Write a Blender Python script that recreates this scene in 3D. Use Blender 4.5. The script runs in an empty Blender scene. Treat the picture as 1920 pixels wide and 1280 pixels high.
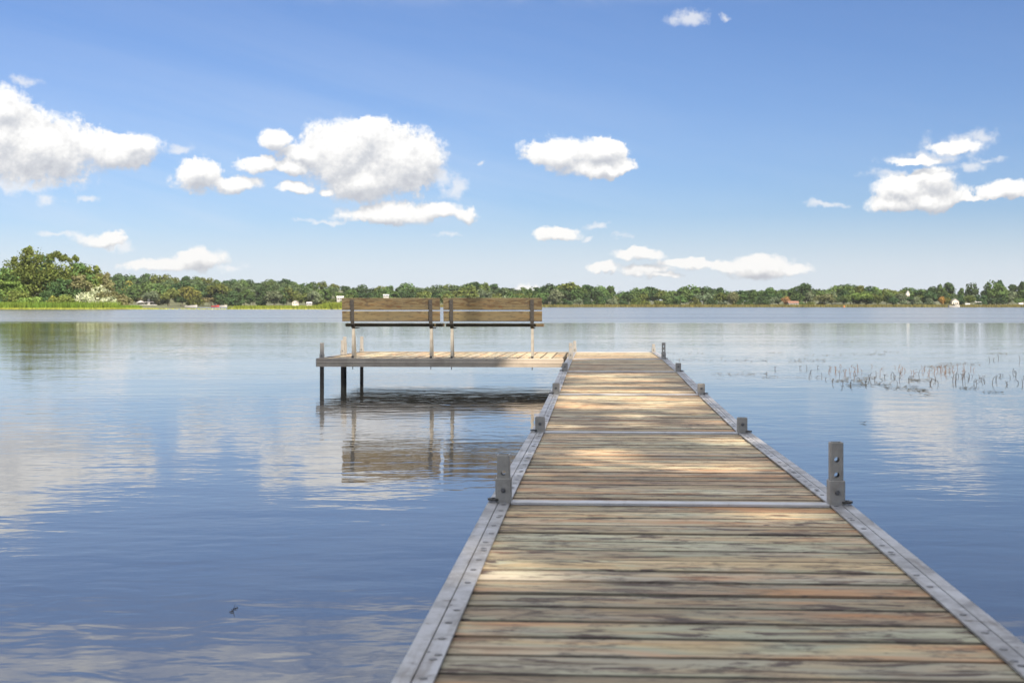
import bpy, bmesh, math, random
import numpy as np
from mathutils import Vector, Matrix, Quaternion

random.seed(7)
rng = np.random.default_rng(7)
scene = bpy.context.scene
COL = scene.collection
PI = math.pi
F = 2640.0          # focal length of the photograph in its own pixels (about a 50 mm lens)
CAM_Z = 0.985       # eye height above the lake
HOR = 572.0         # horizon row of the photograph


def at(px, py, Z):
    """metric position of something seen at px,py when it stands Z metres out"""
    return Vector(((px - 960) * Z / F, Z, CAM_Z - (py - HOR) * Z / F))


# ------------------------------------------------------------------ helpers
class Geo:
    def __init__(self):
        self.v, self.f, self.m = [], [], []

    def add(self, verts, faces, mi=0):
        b = len(self.v)
        self.v += [tuple(x) for x in verts]
        self.f += [tuple(b + i for i in f) for f in faces]
        self.m += [mi] * len(faces)

    def box(self, lo, hi, mi=0, mat=None):
        x0, y0, z0 = lo
        x1, y1, z1 = hi
        vs = [Vector(p) for p in ((x0, y0, z0), (x1, y0, z0), (x1, y1, z0), (x0, y1, z0),
                                  (x0, y0, z1), (x1, y0, z1), (x1, y1, z1), (x0, y1, z1))]
        if mat is not None:
            vs = [mat @ v for v in vs]
        self.add(vs, [(0, 3, 2, 1), (4, 5, 6, 7), (0, 1, 5, 4), (1, 2, 6, 5), (2, 3, 7, 6), (3, 0, 4, 7)], mi)

    def loft(self, rings, mi=0, caps=True):
        n = len(rings[0])
        vs = [p for r in rings for p in r]
        fs = []
        for k in range(len(rings) - 1):
            for i in range(n):
                j = (i + 1) % n
                fs.append((k * n + i, k * n + j, (k + 1) * n + j, (k + 1) * n + i))
        if caps:
            fs.append(tuple(range(n))[::-1])
            fs.append(tuple((len(rings) - 1) * n + i for i in range(n)))
        self.add(vs, fs, mi)

    def tube(self, pts, radii, n=6, mi=0):
        pts = [Vector(p) for p in pts]
        rings = []
        for i, p in enumerate(pts):
            d = (pts[min(i + 1, len(pts) - 1)] - pts[max(i - 1, 0)]).normalized()
            a = d.cross(Vector((0.31, 0.95, 0.05)))
            if a.length < 1e-3:
                a = d.cross(Vector((1, 0, 0)))
            a.normalize()
            b = d.cross(a)
            r = radii[i] if hasattr(radii, '__len__') else radii
            rings.append([p + (a * math.cos(2 * PI * k / n) + b * math.sin(2 * PI * k / n)) * r for k in range(n)])
        self.loft(rings, mi)

    def disc(self, c, r, h, n=10, mi=0, axis=2):
        rings = []
        for hh, rr in ((0, r), (h * .7, r), (h, r * .75)):
            ring = []
            for k in range(n):
                a = 2 * PI * k / n
                p = [rr * math.cos(a), rr * math.sin(a), hh]
                if axis == 1:
                    p = [p[0], -p[2], p[1]]
                ring.append((c[0] + p[0], c[1] + p[1], c[2] + p[2]))
            rings.append(ring)
        self.loft(rings, mi)

    def build(self, name, mats, parent=None, smooth=False, color=None):
        me = bpy.data.meshes.new(name)
        me.from_pydata(self.v, [], self.f)
        if not isinstance(mats, (list, tuple)):
            mats = [mats]
        for m in mats:
            me.materials.append(m)
        me.polygons.foreach_set('material_index', self.m)
        bm = bmesh.new()
        bm.from_mesh(me)
        bmesh.ops.recalc_face_normals(bm, faces=bm.faces)
        bm.to_mesh(me)
        bm.free()
        if smooth:
            me.polygons.foreach_set('use_smooth', [True] * len(me.polygons))
        me.update()
        return link(name, me, parent, color)


def link(name, me, parent=None, color=None):
    o = bpy.data.objects.new(name, me)
    COL.objects.link(o)
    if parent is not None:
        o.parent = parent
    if color is not None:
        o.color = (*color, 1)
    return o


def tag(o, label=None, cat=None, group=None, kind=None):
    if label: o['label'] = label
    if cat: o['category'] = cat
    if group: o['group'] = group
    if kind: o['kind'] = kind
    return o


def empty(name, loc=(0, 0, 0), rz=0.0):
    o = bpy.data.objects.new(name, None)
    o.empty_display_size = .2
    COL.objects.link(o)
    o.location = loc
    o.rotation_euler = (0, 0, rz)
    return o


def quad_mesh(name, V, mats):
    """V: (n,4,3) array of separate quads"""
    n = len(V)
    me = bpy.data.meshes.new(name)
    me.vertices.add(n * 4)
    me.vertices.foreach_set('co', np.ascontiguousarray(V, dtype=np.float32).ravel())
    me.loops.add(n * 4)
    me.loops.foreach_set('vertex_index', np.arange(n * 4, dtype=np.int32))
    me.polygons.add(n)
    me.polygons.foreach_set('loop_start', np.arange(0, n * 4, 4, dtype=np.int32))
    me.polygons.foreach_set('loop_total', np.full(n, 4, dtype=np.int32))
    for m in mats:
        me.materials.append(m)
    me.update()
    me.validate()
    return me


def leaf_quads(P, N, size, aspect=0.7):
    """leaf rhombi at points P, roughly facing N"""
    n = len(P)
    N = N / (np.linalg.norm(N, axis=1, keepdims=True) + 1e-9)
    R = rng.normal(size=(n, 3))
    T = np.cross(N, R)
    T /= (np.linalg.norm(T, axis=1, keepdims=True) + 1e-9)
    B = np.cross(N, T)
    s = np.asarray(size).reshape(-1, 1) * np.ones((n, 1))
    a = T * s * .5
    b = B * s * .5 * aspect
    return np.stack([P - a, P - b + a * .15, P + a, P + b + a * .15], axis=1)


# ------------------------------------------------------------------ nodes
class NT:
    def __init__(self, tree):
        self.t = tree
        self.L = tree.links

    def n(self, kind, **kw):
        nd = self.t.nodes.new(kind)
        for k, v in kw.items():
            if k.startswith('i_'):
                key = k[2:]
                key = int(key) if key.isdigit() else key.replace('_', ' ')
                self.set(nd.inputs[key], v)
            else:
                setattr(nd, k, v)
        return nd

    def set(self, sock, v):
        if isinstance(v, bpy.types.NodeSocket):
            self.L.new(v, sock)
        else:
            sock.default_value = v

    def math(self, op, a, b=None, c=None, clamp=False):
        nd = self.t.nodes.new('ShaderNodeMath')
        nd.operation = op
        nd.use_clamp = clamp
        for i, x in enumerate((a, b, c)):
            if x is not None:
                self.set(nd.inputs[i], x)
        return nd.outputs[0]

    def vec(self, op, a, b=None, c=None):
        nd = self.t.nodes.new('ShaderNodeVectorMath')
        nd.operation = op
        for i, x in enumerate((a, b, c)):
            if x is not None:
                self.set(nd.inputs[i], x)
        return nd.outputs['Value'] if op in ('LENGTH', 'DOT_PRODUCT') else nd.outputs[0]

    def noise(self, vec, scale, detail=3, rough=.55, dist=0.0, out='Fac'):
        nd = self.n('ShaderNodeTexNoise', i_Scale=scale, i_Detail=detail, i_Roughness=rough, i_Distortion=dist)
        if vec is not None:
            self.L.new(vec, nd.inputs['Vector'])
        return nd.outputs[out]

    def map(self, vec, scale=(1, 1, 1), loc=(0, 0, 0)):
        nd = self.n('ShaderNodeMapping')
        self.L.new(vec, nd.inputs['Vector'])
        nd.inputs['Scale'].default_value = scale
        nd.inputs['Location'].default_value = loc
        return nd.outputs[0]

    def ramp(self, fac, stops, mode='LINEAR'):
        nd = self.n('ShaderNodeValToRGB')
        cr = nd.color_ramp
        cr.interpolation = mode
        while len(cr.elements) < len(stops):
            cr.elements.new(.5)
        for e, (p, c) in zip(cr.elements, stops):
            e.position = p
            e.color = (*c, 1) if len(c) == 3 else c
        self.L.new(fac, nd.inputs[0])
        return nd.outputs[0]

    def step(self, x, lo, hi, a=0.0, b=1.0):
        nd = self.n('ShaderNodeMapRange', interpolation_type='SMOOTHSTEP')
        self.set(nd.inputs[0], x)
        for i, v in zip((1, 2, 3, 4), (lo, hi, a, b)):
            self.set(nd.inputs[i], v)
        return nd.outputs[0]

    def mix(self, fac, a, b, blend='MIX'):
        nd = self.n('ShaderNodeMix', data_type='RGBA', blend_type=blend)
        self.set(nd.inputs[0], fac)
        for i, x in ((6, a), (7, b)):
            if not isinstance(x, bpy.types.NodeSocket):
                x = (*x, 1) if len(x) == 3 else x
            self.set(nd.inputs[i], x)
        return nd.outputs[2]


def new_mat(name):
    m = bpy.data.materials.new(name)
    m.use_nodes = True
    nt = m.node_tree
    for x in list(nt.nodes):
        nt.nodes.remove(x)
    N = NT(nt)
    out = N.n('ShaderNodeOutputMaterial')
    b = N.n('ShaderNodeBsdfPrincipled')
    N.L.new(b.outputs[0], out.inputs[0])
    return m, N, b, out


def bump(N, b, height, dist, strength=1.0):
    bp = N.n('ShaderNodeBump', i_Strength=strength, i_Distance=dist)
    N.L.new(height, bp.inputs['Height'])
    N.L.new(bp.outputs[0], b.inputs['Normal'])


def wood_mat(name, axis, palette, stain=(.07, .05, .04), stain_amt=.75, gain=1.0, edge_grime=.85, under=1.0, bare_amt=.55, bare_col=(.42, .235, .125)):
    """weathered boards, grain along local axis 0 (x) or 1 (y)"""
    m, N, b, out = new_mat(name)
    co = N.n('ShaderNodeTexCoord').outputs['Object']
    isl = N.n('ShaderNodeNewGeometry').outputs['Random Per Island']
    off = N.n('ShaderNodeCombineXYZ', i_0=N.math('MULTIPLY', isl, 41.7), i_1=N.math('MULTIPLY', isl, 23.1), i_2=N.math('MULTIPLY', isl, 67.3))
    p = N.vec('ADD', co, off.outputs[0])
    sc = lambda al, ac: (al, ac, ac) if axis == 0 else (ac, al, ac)
    grain = N.noise(N.map(p, sc(2.6, 32)), 1.0, 7, .68, .3)
    band = N.noise(N.map(p, sc(1.7, 13)), 1.0, 4, .6)
    broad = N.noise(N.map(p, sc(1.3, 4)), 1.0, 2, .5)
    blot = N.noise(N.map(p, sc(4.6, 19)), 1.0, 6, .70, 1.0)
    base = N.ramp(isl, [(i / (len(palette) - 1), c) for i, c in enumerate(palette)])
    shift = N.math('FRACT', N.math('ADD', isl, N.math('MULTIPLY', broad, 1.6)))
    alt = N.ramp(shift, [(i / (len(palette) - 1), c) for i, c in enumerate(palette)])
    c1 = N.mix(N.step(band, .38, .62), base, alt)
    tone = N.math('ADD', .60, N.math('MULTIPLY', N.math('FRACT', N.math('MULTIPLY', isl, 7.31)), .56))
    c1 = N.mix(1.0, c1, N.n('ShaderNodeCombineColor', i_0=tone, i_1=tone, i_2=tone).outputs[0], 'MULTIPLY')
    c2 = N.mix(N.step(grain, .5, .68, 0, .75), c1, N.mix(1.0, c1, (.42, .37, .34), 'MULTIPLY'))
    c3 = N.mix(N.step(grain, .48, .32, 0, .6), c2, N.mix(1.0, c2, (1.3, 1.3, 1.27), 'MULTIPLY'))
    smask = N.math('MULTIPLY', N.step(blot, .50, .60), N.step(N.noise(N.map(p, sc(1.3, 5), (5, 3, 1)), 1.0, 3), .36, .50))
    c4 = N.mix(N.math('MULTIPLY', smask, stain_amt), c3, stain)
    # bare warmer wood where the weathered grey has worn off, and black mildew specks
    bare = N.step(N.noise(N.map(p, sc(1.5, 8), (2, 8, 5)), 1.0, 4, .6), .50, .68, 0, bare_amt)
    c4 = N.mix(bare, c4, bare_col)
    mil = N.step(N.noise(N.map(p, sc(11, 30), (7, 1, 2)), 1.0, 6, .72), .51, .66, 0, .78)
    c4 = N.mix(mil, c4, (.055, .045, .038))
    # knots
    vo = N.n('ShaderNodeTexVoronoi', feature='F1', i_Scale=1.0)
    N.L.new(N.map(p, sc(3.4, 7.5)), vo.inputs['Vector'])
    k = N.math('MULTIPLY', N.step(vo.outputs['Distance'], .16, .05), N.step(N.n('ShaderNodeSeparateColor', i_0=vo.outputs['Color']).outputs[0], .55, .6))
    c5 = N.mix(N.math('MULTIPLY', k, .8), c4, (.10, .055, .03))
    # fine checks along the grain
    crack = N.step(N.noise(N.map(p, sc(2.6, 150), (9, 2, 4)), 1.0, 2), .66, .73)
    c6 = N.mix(N.math('MULTIPLY', crack, .6), c5, (.06, .05, .045))
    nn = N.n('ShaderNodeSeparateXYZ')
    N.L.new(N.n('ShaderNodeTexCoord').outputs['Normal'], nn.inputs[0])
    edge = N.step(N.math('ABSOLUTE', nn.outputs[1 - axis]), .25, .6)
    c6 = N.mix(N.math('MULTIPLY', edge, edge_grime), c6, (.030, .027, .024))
    # undersides coloured near-black to imitate the deep shade below the deck
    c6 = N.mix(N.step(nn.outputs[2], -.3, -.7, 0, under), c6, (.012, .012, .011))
    hsv = N.n('ShaderNodeHueSaturation', i_Value=gain, i_Saturation=1.08)
    N.L.new(c6, hsv.inputs['Color'])
    N.L.new(hsv.outputs[0], b.inputs['Base Color'])
    N.set(b.inputs['Roughness'], N.step(grain, .3, .7, .62, .85))
    b.inputs['Specular IOR Level'].default_value = .35
    bump(N, b, N.math('SUBTRACT', N.math('ADD', grain, N.math('MULTIPLY', band, .8)), N.math('MULTIPLY', crack, .8)), .0022, .8)
    return m


def metal_mat(name, col, metallic, rough, spots=.25, scale=9, streak=None):
    m, N, b, out = new_mat(name)
    co = N.n('ShaderNodeTexCoord').outputs['Object']
    a = N.noise(co, scale, 5, .6)
    f = N.noise(co, scale * 9, 3, .6)
    c = N.mix(N.step(a, .35, .7, 0, spots), col, tuple(x * .45 for x in col))
    c = N.mix(N.step(f, .55, .75, 0, spots), c, tuple(min(1, x * 1.25) for x in col))
    dirt = N.step(N.noise(co, scale * 2.7, 4, .7), .6, .72, 0, spots * 1.2)
    c = N.mix(dirt, c, (.12, .10, .08))
    if streak:
        s = N.noise(N.map(co, streak), 1.0, 4, .6)
        c = N.mix(N.step(s, .52, .75, 0, .6), c, (.16, .13, .10))
    N.L.new(c, b.inputs['Base Color'])
    b.inputs['Metallic'].default_value = metallic
    N.set(b.inputs['Roughness'], N.step(a, .3, .7, rough - .1, rough + .12))
    bump(N, b, N.math('ADD', a, N.math('MULTIPLY', f, .3)), .0008, .5)
    return m


def plain_mat(name, col, rough=.7, metallic=0.0, var=.15, scale=3):
    m, N, b, out = new_mat(name)
    co = N.n('ShaderNodeTexCoord').outputs['Object']
    a = N.noise(co, scale, 4, .6)
    N.L.new(N.mix(N.step(a, .3, .7, 0, 1), tuple(c * (1 - var) for c in col), tuple(min(1, c * (1 + var)) for c in col)), b.inputs['Base Color'])
    b.inputs['Roughness'].default_value = rough
    b.inputs['Metallic'].default_value = metallic
    return m


def foliage_mat(name, nscale, var=.5, trans=.35):
    """leaf colour comes from the object's own colour, varied leaf by leaf and clump by clump"""
    m, N, b, out = new_mat(name)
    N.t.nodes.remove(b)
    oc = N.n('ShaderNodeObjectInfo')
    isl = N.n('ShaderNodeNewGeometry').outputs['Random Per Island']
    co = N.n('ShaderNodeNewGeometry').outputs['Position']
    cl = N.noise(co, nscale, 3, .6)
    v = N.math('ADD', N.math('MULTIPLY', isl, .7), N.math('MULTIPLY', cl, .9))
    k = N.n('ShaderNodeMapRange', i_1=.3, i_2=1.3, i_3=1 - var, i_4=1 + var)
    N.L.new(v, k.inputs[0])
    hs = N.n('ShaderNodeHueSaturation')
    N.L.new(oc.outputs['Color'], hs.inputs['Color'])
    N.L.new(k.outputs[0], hs.inputs['Value'])
    N.set(hs.inputs['Hue'], N.math('ADD', .47, N.math('MULTIPLY', N.noise(N.vec('ADD', co, (31, 7, 3)), nscale * .8, 2), .06)))
    d = N.n('ShaderNodeBsdfDiffuse')
    t = N.n('ShaderNodeBsdfTranslucent')
    N.L.new(hs.outputs[0], d.inputs[0])
    N.L.new(N.mix(1.0, hs.outputs[0], (1.15, 1.2, .6), 'MULTIPLY'), t.inputs[0])
    mx = N.n('ShaderNodeMixShader', i_0=trans)
    N.L.new(d.outputs[0], mx.inputs[1])
    N.L.new(t.outputs[0], mx.inputs[2])
    N.L.new(mx.outputs[0], out.inputs[0])
    return m


# ------------------------------------------------------------------ sun, sky and clouds
SUN = Vector((.42, -.64, .643)).normalized()        # direction towards the sun: behind and right of the photographer
sun_el = math.asin(SUN.z)
sun_az = math.atan2(SUN.x, SUN.y)
SKY_STRENGTH = .06
ld = bpy.data.lights.new('sun', 'SUN')
ld.energy = 5.0
ld.angle = math.radians(.53)
ld.color = (1.0, .86, .68)
lo = bpy.data.objects.new('sun', ld)
COL.objects.link(lo)
lo.rotation_euler = (-SUN).to_track_quat('-Z', 'Y').to_euler()
lo.location = (0, -20, 30)

# (centre x, centre y, half width, height above centre, depth below centre): bearings of the clouds
MAIN = [(-40, 255, 140, 95, 85), (5, 205, 55, 42, 50), (85, 275, 130, 62, 70), (205, 285, 92, 45, 42), (250, 268, 48, 22, 30),
        (370, 322, 50, 27, 42), (440, 342, 58, 16, 20),
        (640, 282, 92, 64, 85), (690, 250, 60, 32, 70), (745, 292, 92, 56, 85), (800, 290, 42, 42, 60), (690, 335, 100, 40, 48),
        (520, 264, 42, 18, 20), (580, 288, 55, 24, 28), (485, 305, 47, 16, 18), (552, 312, 36, 14, 16), (552, 350, 36, 12, 14), (608, 356, 22, 9, 9),
        (735, 402, 112, 24, 18), (825, 392, 56, 20, 18), (873, 400, 30, 15, 17),
        (1045, 288, 78, 36, 36), (1130, 278, 56, 24, 30), (1120, 312, 85, 20, 20), (1168, 318, 36, 9, 10),
        (1045, 437, 50, 17, 14),
        (1197, 479, 58, 14, 11), (1130, 503, 34, 13, 10), (1212, 510, 50, 15, 12), (1280, 496, 62, 14, 10), (1355, 497, 42, 13, 10),
        (1425, 495, 68, 25, 28), (1480, 504, 48, 14, 14), (1245, 520, 36, 7, 6),
        (992, 546, 34, 18, 22),
        (1752, 332, 48, 22, 46), (1690, 352, 62, 22, 26), (1672, 378, 58, 16, 20), (1745, 370, 72, 25, 22),
        (1722, 300, 62, 10, 9), (1790, 278, 44, 15, 12), (1885, 362, 58, 22, 15), (1815, 373, 28, 7, 7),
        (300, 496, 76, 13, 16), (372, 486, 55, 26, 25), (188, 446, 50, 16, 16)]
WISP = [(1740, 297, 95, 17, 16), (1797, 274, 62, 26, 20), (1840, 256, 36, 20, 16), (1690, 330, 60, 14, 12), (340, 283, 48, 10, 9), (225, 459, 45, 9, 9), (430, 505, 34, 9, 9), (105, 440, 36, 7, 6), (1288, 36, 48, 20, 20), (1357, 38, 18, 12, 9), (905, 303, 12, 7, 7),
        (860, 348, 28, 22, 26), (845, 438, 30, 6, 6), (88, 374, 26, 16, 14), (165, 374, 26, 8, 8),
        (1118, 424, 30, 8, 7), (1106, 449, 14, 6, 5), (1168, 446, 30, 9, 9), (1815, 312, 52, 14, 14), (1545, 380, 48, 7, 7), (1850, 300, 40, 10, 10),
        (600, 412, 60, 6, 6), (0, 345, 160, 22, 20), (830, 330, 34, 30, 40), (40, 155, 30, 14, 12)]

w = bpy.data.worlds.new('World')
scene.world = w
w.use_nodes = True
for x in list(w.node_tree.nodes):
    w.node_tree.nodes.remove(x)


def bearing(px, py):
    u, v = (px - 960) / F, (HOR - py) / F
    az = math.atan(u)
    return az * 26.4, math.atan(v * math.cos(az)) * 26.4


def density_group(name, blobs, erode):
    g = bpy.data.node_groups.new(name, 'ShaderNodeTree')
    g.interface.new_socket('P', in_out='INPUT', socket_type='NodeSocketVector')
    g.interface.new_socket('D', in_out='OUTPUT', socket_type='NodeSocketFloat')
    N = NT(g)
    p0 = N.n('NodeGroupInput').outputs[0]
    w1 = N.noise(p0, 1.5, 2, .5, out='Color')
    w2 = N.noise(p0, 5.0, 3, .6, out='Color')
    p = N.vec('ADD', p0, N.vec('MULTIPLY', N.vec('SUBTRACT', w1, (.5, .5, .5)), (.42, .36, 0)))
    p = N.vec('ADD', p, N.vec('MULTIPLY', N.vec('SUBTRACT', w2, (.5, .5, .5)), (.22, .18, 0)))
    acc = None
    for (cx, cy, rx, rt, rb) in blobs:
        ax, ay = bearing(cx, cy)
        rx, rt, rb = rx / 100, rt / 100, rb / 100
        A = N.vec('MULTIPLY_ADD', p, (1 / rx, 1 / rt, 0), (-ax / rx, -ay / rt, 0))
        B = N.vec('MULTIPLY_ADD', p, (-1 / rx, -1 / rb, 0), (ax / rx, ay / rb, 0))
        l = N.vec('LENGTH', N.vec('MAXIMUM', A, B))
        acc = l if acc is None else N.math('SMOOTH_MIN', acc, l, .22)
    f1 = N.noise(p0, 2.6, 8, .60)
    f2 = N.noise(p0, 11.0, 6, .65)
    d = N.math('ADD', N.math('SUBTRACT', 1.0, acc), N.math('MULTIPLY', N.math('SUBTRACT', f1, .5), erode))
    d = N.math('ADD', d, N.math('MULTIPLY', N.math('SUBTRACT', f2, .5), .45))
    N.L.new(d, N.n('NodeGroupOutput').inputs[0])
    return g


N = NT(w.node_tree)
gen = N.n('ShaderNodeTexCoord').outputs['Generated']
sx = N.n('ShaderNodeSeparateXYZ')
N.L.new(gen, sx.inputs[0])
az = N.math('ARCTAN2', sx.outputs[0], sx.outputs[1])
el = N.math('ARCSINE', sx.outputs[2])
P = N.vec('SCALE', N.n('ShaderNodeCombineXYZ', i_0=az, i_1=el).outputs[0])
P.node.inputs['Scale'].default_value = 26.4
gm = density_group('cloud_density', MAIN, 1.15)
gw = density_group('wisp_density', WISP, 2.5)


def dens(g, p):
    nd = N.n('ShaderNodeGroup')
    nd.node_tree = g
    N.L.new(p, nd.inputs[0])
    return nd.outputs[0]


D0 = dens(gm, P)
D1 = dens(gm, N.vec('ADD', P, (-.04, .19, 0)))
D2 = dens(gm, N.vec('ADD', P, (-.08, .36, 0)))
W0 = dens(gw, P)
a_wisp = N.step(W0, .0, .95, 0, .7)
g1 = N.math('MINIMUM', N.math('MULTIPLY', N.math('SUBTRACT', D0, D1), .80), .30)
g2 = N.math('MINIMUM', N.math('MULTIPLY', N.math('SUBTRACT', D0, D2), .26), .07)
lit = N.math('ADD', N.math('ADD', .51, g1), g2, clamp=True)
a_main = N.step(D0, -.06, N.step(N.noise(P, 1.3, 2), .35, .65, .16, .52))
ccol = N.ramp(lit, [(0.0, (.58, .605, .665)), (.28, (.69, .71, .755)), (.58, (.90, .90, .905)), (.85, (1.08, 1.075, 1.06))])
CLOUD_GAIN = .56
# thin high streaks, mostly low and to the left
st = N.noise(N.map(P, (.16, .75, 1), (0, 0, 4)), 1.0, 5, .6, .6)
# tilt of the streaks: they climb gently to the left
st2 = N.noise(N.vec('ADD', N.map(P, (.10, .9, 1), (3, 1, 9)), N.n('ShaderNodeCombineXYZ', i_1=N.math('MULTIPLY', az, 6.0)).outputs[0]), 1.0, 5, .6, .3)
left = N.step(az, .20, -.14, .22, 1.0)
low = N.step(el, .20, .06, .22, 1.0)
a_cir = N.math('MAXIMUM', N.step(el, .075, .004, 0, .72), N.math('MULTIPLY', N.math('MULTIPLY', N.math('MULTIPLY', N.step(st2, .30, .72), .30), left), low))
sky = N.n('ShaderNodeTexSky', sky_type='NISHITA', sun_disc=False)
sky.sun_elevation = sun_el
sky.sun_rotation = sun_az
sky.air_density = 1.0
sky.dust_density = .35
sky.ozone_density = 2.2
sky.altitude = 300
tint = N.vec('MULTIPLY', sky.outputs[0], (.625, .755, 1.05))     # cooler white balance of the photograph's sky
bg_sky = N.n('ShaderNodeBackground', i_1=SKY_STRENGTH)
N.L.new(tint, bg_sky.inputs[0])
bg_cl = N.n('ShaderNodeBackground', i_1=CLOUD_GAIN)
N.L.new(N.vec('SCALE', ccol), bg_cl.inputs[0])
N.set(bg_cl.inputs[0].links[0].from_node.inputs['Scale'], N.step(el, .0, .13, .87, 1.0))
bg_ci = N.n('ShaderNodeBackground', i_0=(.76, .815, .91, 1), i_1=CLOUD_GAIN)
bg_wi = N.n('ShaderNodeBackground', i_0=(.93, .93, .94, 1), i_1=CLOUD_GAIN)


def mixsh(fac, a, b):
    m = N.n('ShaderNodeMixShader')
    N.L.new(fac, m.inputs[0])
    N.L.new(a, m.inputs[1])
    N.L.new(b, m.inputs[2])
    return m.outputs[0]


s1 = mixsh(a_cir, bg_sky.outputs[0], bg_ci.outputs[0])
# a soft pale veil of cloud just above the picture, mostly to the left
veil = N.math('MULTIPLY', N.step(N.noise(N.map(P, (.55, 1.1, 1), (2, 6, 3)), 1.0, 6, .62, .5), .36, .66), N.math('MULTIPLY', N.step(el, .205, .235), N.step(az, .34, -.02, .18, .75)))
s1 = mixsh(veil, s1, bg_wi.outputs[0])
s2 = mixsh(a_wisp, s1, bg_wi.outputs[0])
s3 = mixsh(a_main, s2, bg_cl.outputs[0])
# unseen bright cumulus above and behind the view, added to raise the ambient light
ov = N.noise(gen, 2.6, 6, .58)
a_ov = N.math('MULTIPLY', N.step(ov, .42, .56), N.step(el, .20, .46))
bg_ov = N.n('ShaderNodeBackground', i_0=(1.0, .985, .96, 1), i_1=1.05)
bg_sky2 = N.n('ShaderNodeBackground', i_1=SKY_STRENGTH)
N.L.new(tint, bg_sky2.inputs[0])
# the fine cloud field fills the northern sky up to 20 degrees; elsewhere only the broad one is worked out
north = N.math('MULTIPLY', N.math('LESS_THAN', el, .36), N.math('LESS_THAN', N.math('ABSOLUTE', az), .75))
s4 = mixsh(north, bg_sky2.outputs[0], s3)
s5 = mixsh(a_ov, s4, bg_ov.outputs[0])
N.L.new(s5, N.n('ShaderNodeOutputWorld').inputs[0])

# ------------------------------------------------------------------ camera
cam = bpy.data.cameras.new('camera')
co = bpy.data.objects.new('camera', cam)
COL.objects.link(co)
co.location = (0, 0, CAM_Z)
co.rotation_euler = (math.radians(90), 0, 0)
cam.sensor_width = 36
cam.lens = F * 36 / 1920
cam.shift_y = -(640 - HOR) / 1920
cam.clip_start = .05
cam.clip_end = 20000
cam.dof.use_dof = True
cam.dof.focus_distance = 11.0
cam.dof.aperture_fstop = 8.0
scene.camera = co
scene.view_settings.view_transform = 'Standard'
scene.view_settings.look = 'None'
scene.view_settings.exposure = .85
scene.view_settings.gamma = 1
scene.render.engine = 'CYCLES'
cy = scene.cycles
cy.use_denoising = True
cy.use_adaptive_sampling = True
cy.adaptive_threshold = .015
cy.max_bounces = 8
cy.volume_bounces = 0
cy.diffuse_bounces = 3
cy.glossy_bounces = 4
cy.transparent_max_bounces = 6
cy.caustics_reflective = False
cy.caustics_refractive = False
cy.sample_clamp_indirect = 6

# ------------------------------------------------------------------ water
m_water, N, b, out = new_mat('lake_water')
pos = N.n('ShaderNodeNewGeometry').outputs['Position']
sp = N.n('ShaderNodeSeparateXYZ')
N.L.new(pos, sp.inputs[0])
X, Y = sp.outputs[0], sp.outputs[1]
# wind-ruffled water far out, calm water nearer in, with an uneven streaky edge
edge = N.noise(N.map(pos, (.006, .06, 1)), 1.0, 4, .6)
edge2 = N.noise(N.map(pos, (.03, .16, 1), (3, 9, 0)), 1.0, 3, .6)
yy = N.math('ADD', Y, N.math('ADD', N.math('MULTIPLY', N.math('SUBTRACT', edge, .5), 34), N.math('MULTIPLY', N.math('SUBTRACT', edge2, .5), 10)))
far = N.step(yy, 76, 88)
patch = N.noise(N.map(pos, (.09, .22, 1), (7, 2, 0)), 1.0, 3, .5)
patch = N.step(patch, .35, .68, .25, 1.0)
r1 = N.noise(N.map(pos, (3.6, 5.6, 1)), 1.0, 2, .5, .5)
r2 = N.noise(N.map(pos, (1.5, 3.0, 1), (3, 5, 0)), 1.0, 2, .5, .3)
r3 = N.noise(N.map(pos, (.22, .5, 1), (1, 8, 0)), 1.0, 2, .5)
r0 = N.noise(N.map(pos, (9, 15, 1), (2, 4, 0)), 1.0, 2, .5, .3)
h = N.math('MULTIPLY', N.math('MULTIPLY', r1, .0033), patch)
h = N.math('ADD', h, N.math('MULTIPLY', r0, .0005))
h = N.math('ADD', h, N.math('MULTIPLY', r2, .0028))
h = N.math('ADD', h, N.math('MULTIPLY', r3, .0065))
bp = N.n('ShaderNodeBump', i_Strength=1.0, i_Distance=1.0)
N.L.new(h, bp.inputs['Height'])
N.L.new(bp.outputs[0], b.inputs['Normal'])
b.inputs['Base Color'].default_value = (.095, .090, .074, 1)
b.inputs['IOR'].default_value = 2.2
N.set(b.inputs['Roughness'], N.math('ADD', .035, N.math('MULTIPLY', far, N.step(N.noise(N.map(pos, (.008, .09, 1), (5, 5, 0)), 1.0, 4, .6), .3, .7, .10, .19))))
g = Geo()
g.add([(-1500, -60, 0), (1500, -60, 0), (1500, 1600, 0), (-1500, 1600, 0)], [(0, 1, 2, 3)])
water = tag(g.build('water', m_water), 'calm blue lake mirroring sky, clouds and trees', kind='structure')

# ------------------------------------------------------------------ air
m_haze = bpy.data.materials.new('haze')
m_haze.use_nodes = True
for x in list(m_haze.node_tree.nodes):
    m_haze.node_tree.nodes.remove(x)
Nh = NT(m_haze.node_tree)
vh = Nh.n('ShaderNodeVolumePrincipled')
vh.inputs['Color'].default_value = (.90, .93, .97, 1)
vh.inputs['Density'].default_value = .00006
Nh.L.new(vh.outputs[0], Nh.n('ShaderNodeOutputMaterial').inputs['Volume'])
g = Geo()
g.box((-1600, -90, -2), (1600, 1700, 48))
tag(g.build('haze', m_haze), 'thin summer haze over the lake', kind='stuff')

# ------------------------------------------------------------------ terrain
m_soil = plain_mat('bank_soil', (.09, .10, .045), .9, 0, .4, .25)


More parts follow.
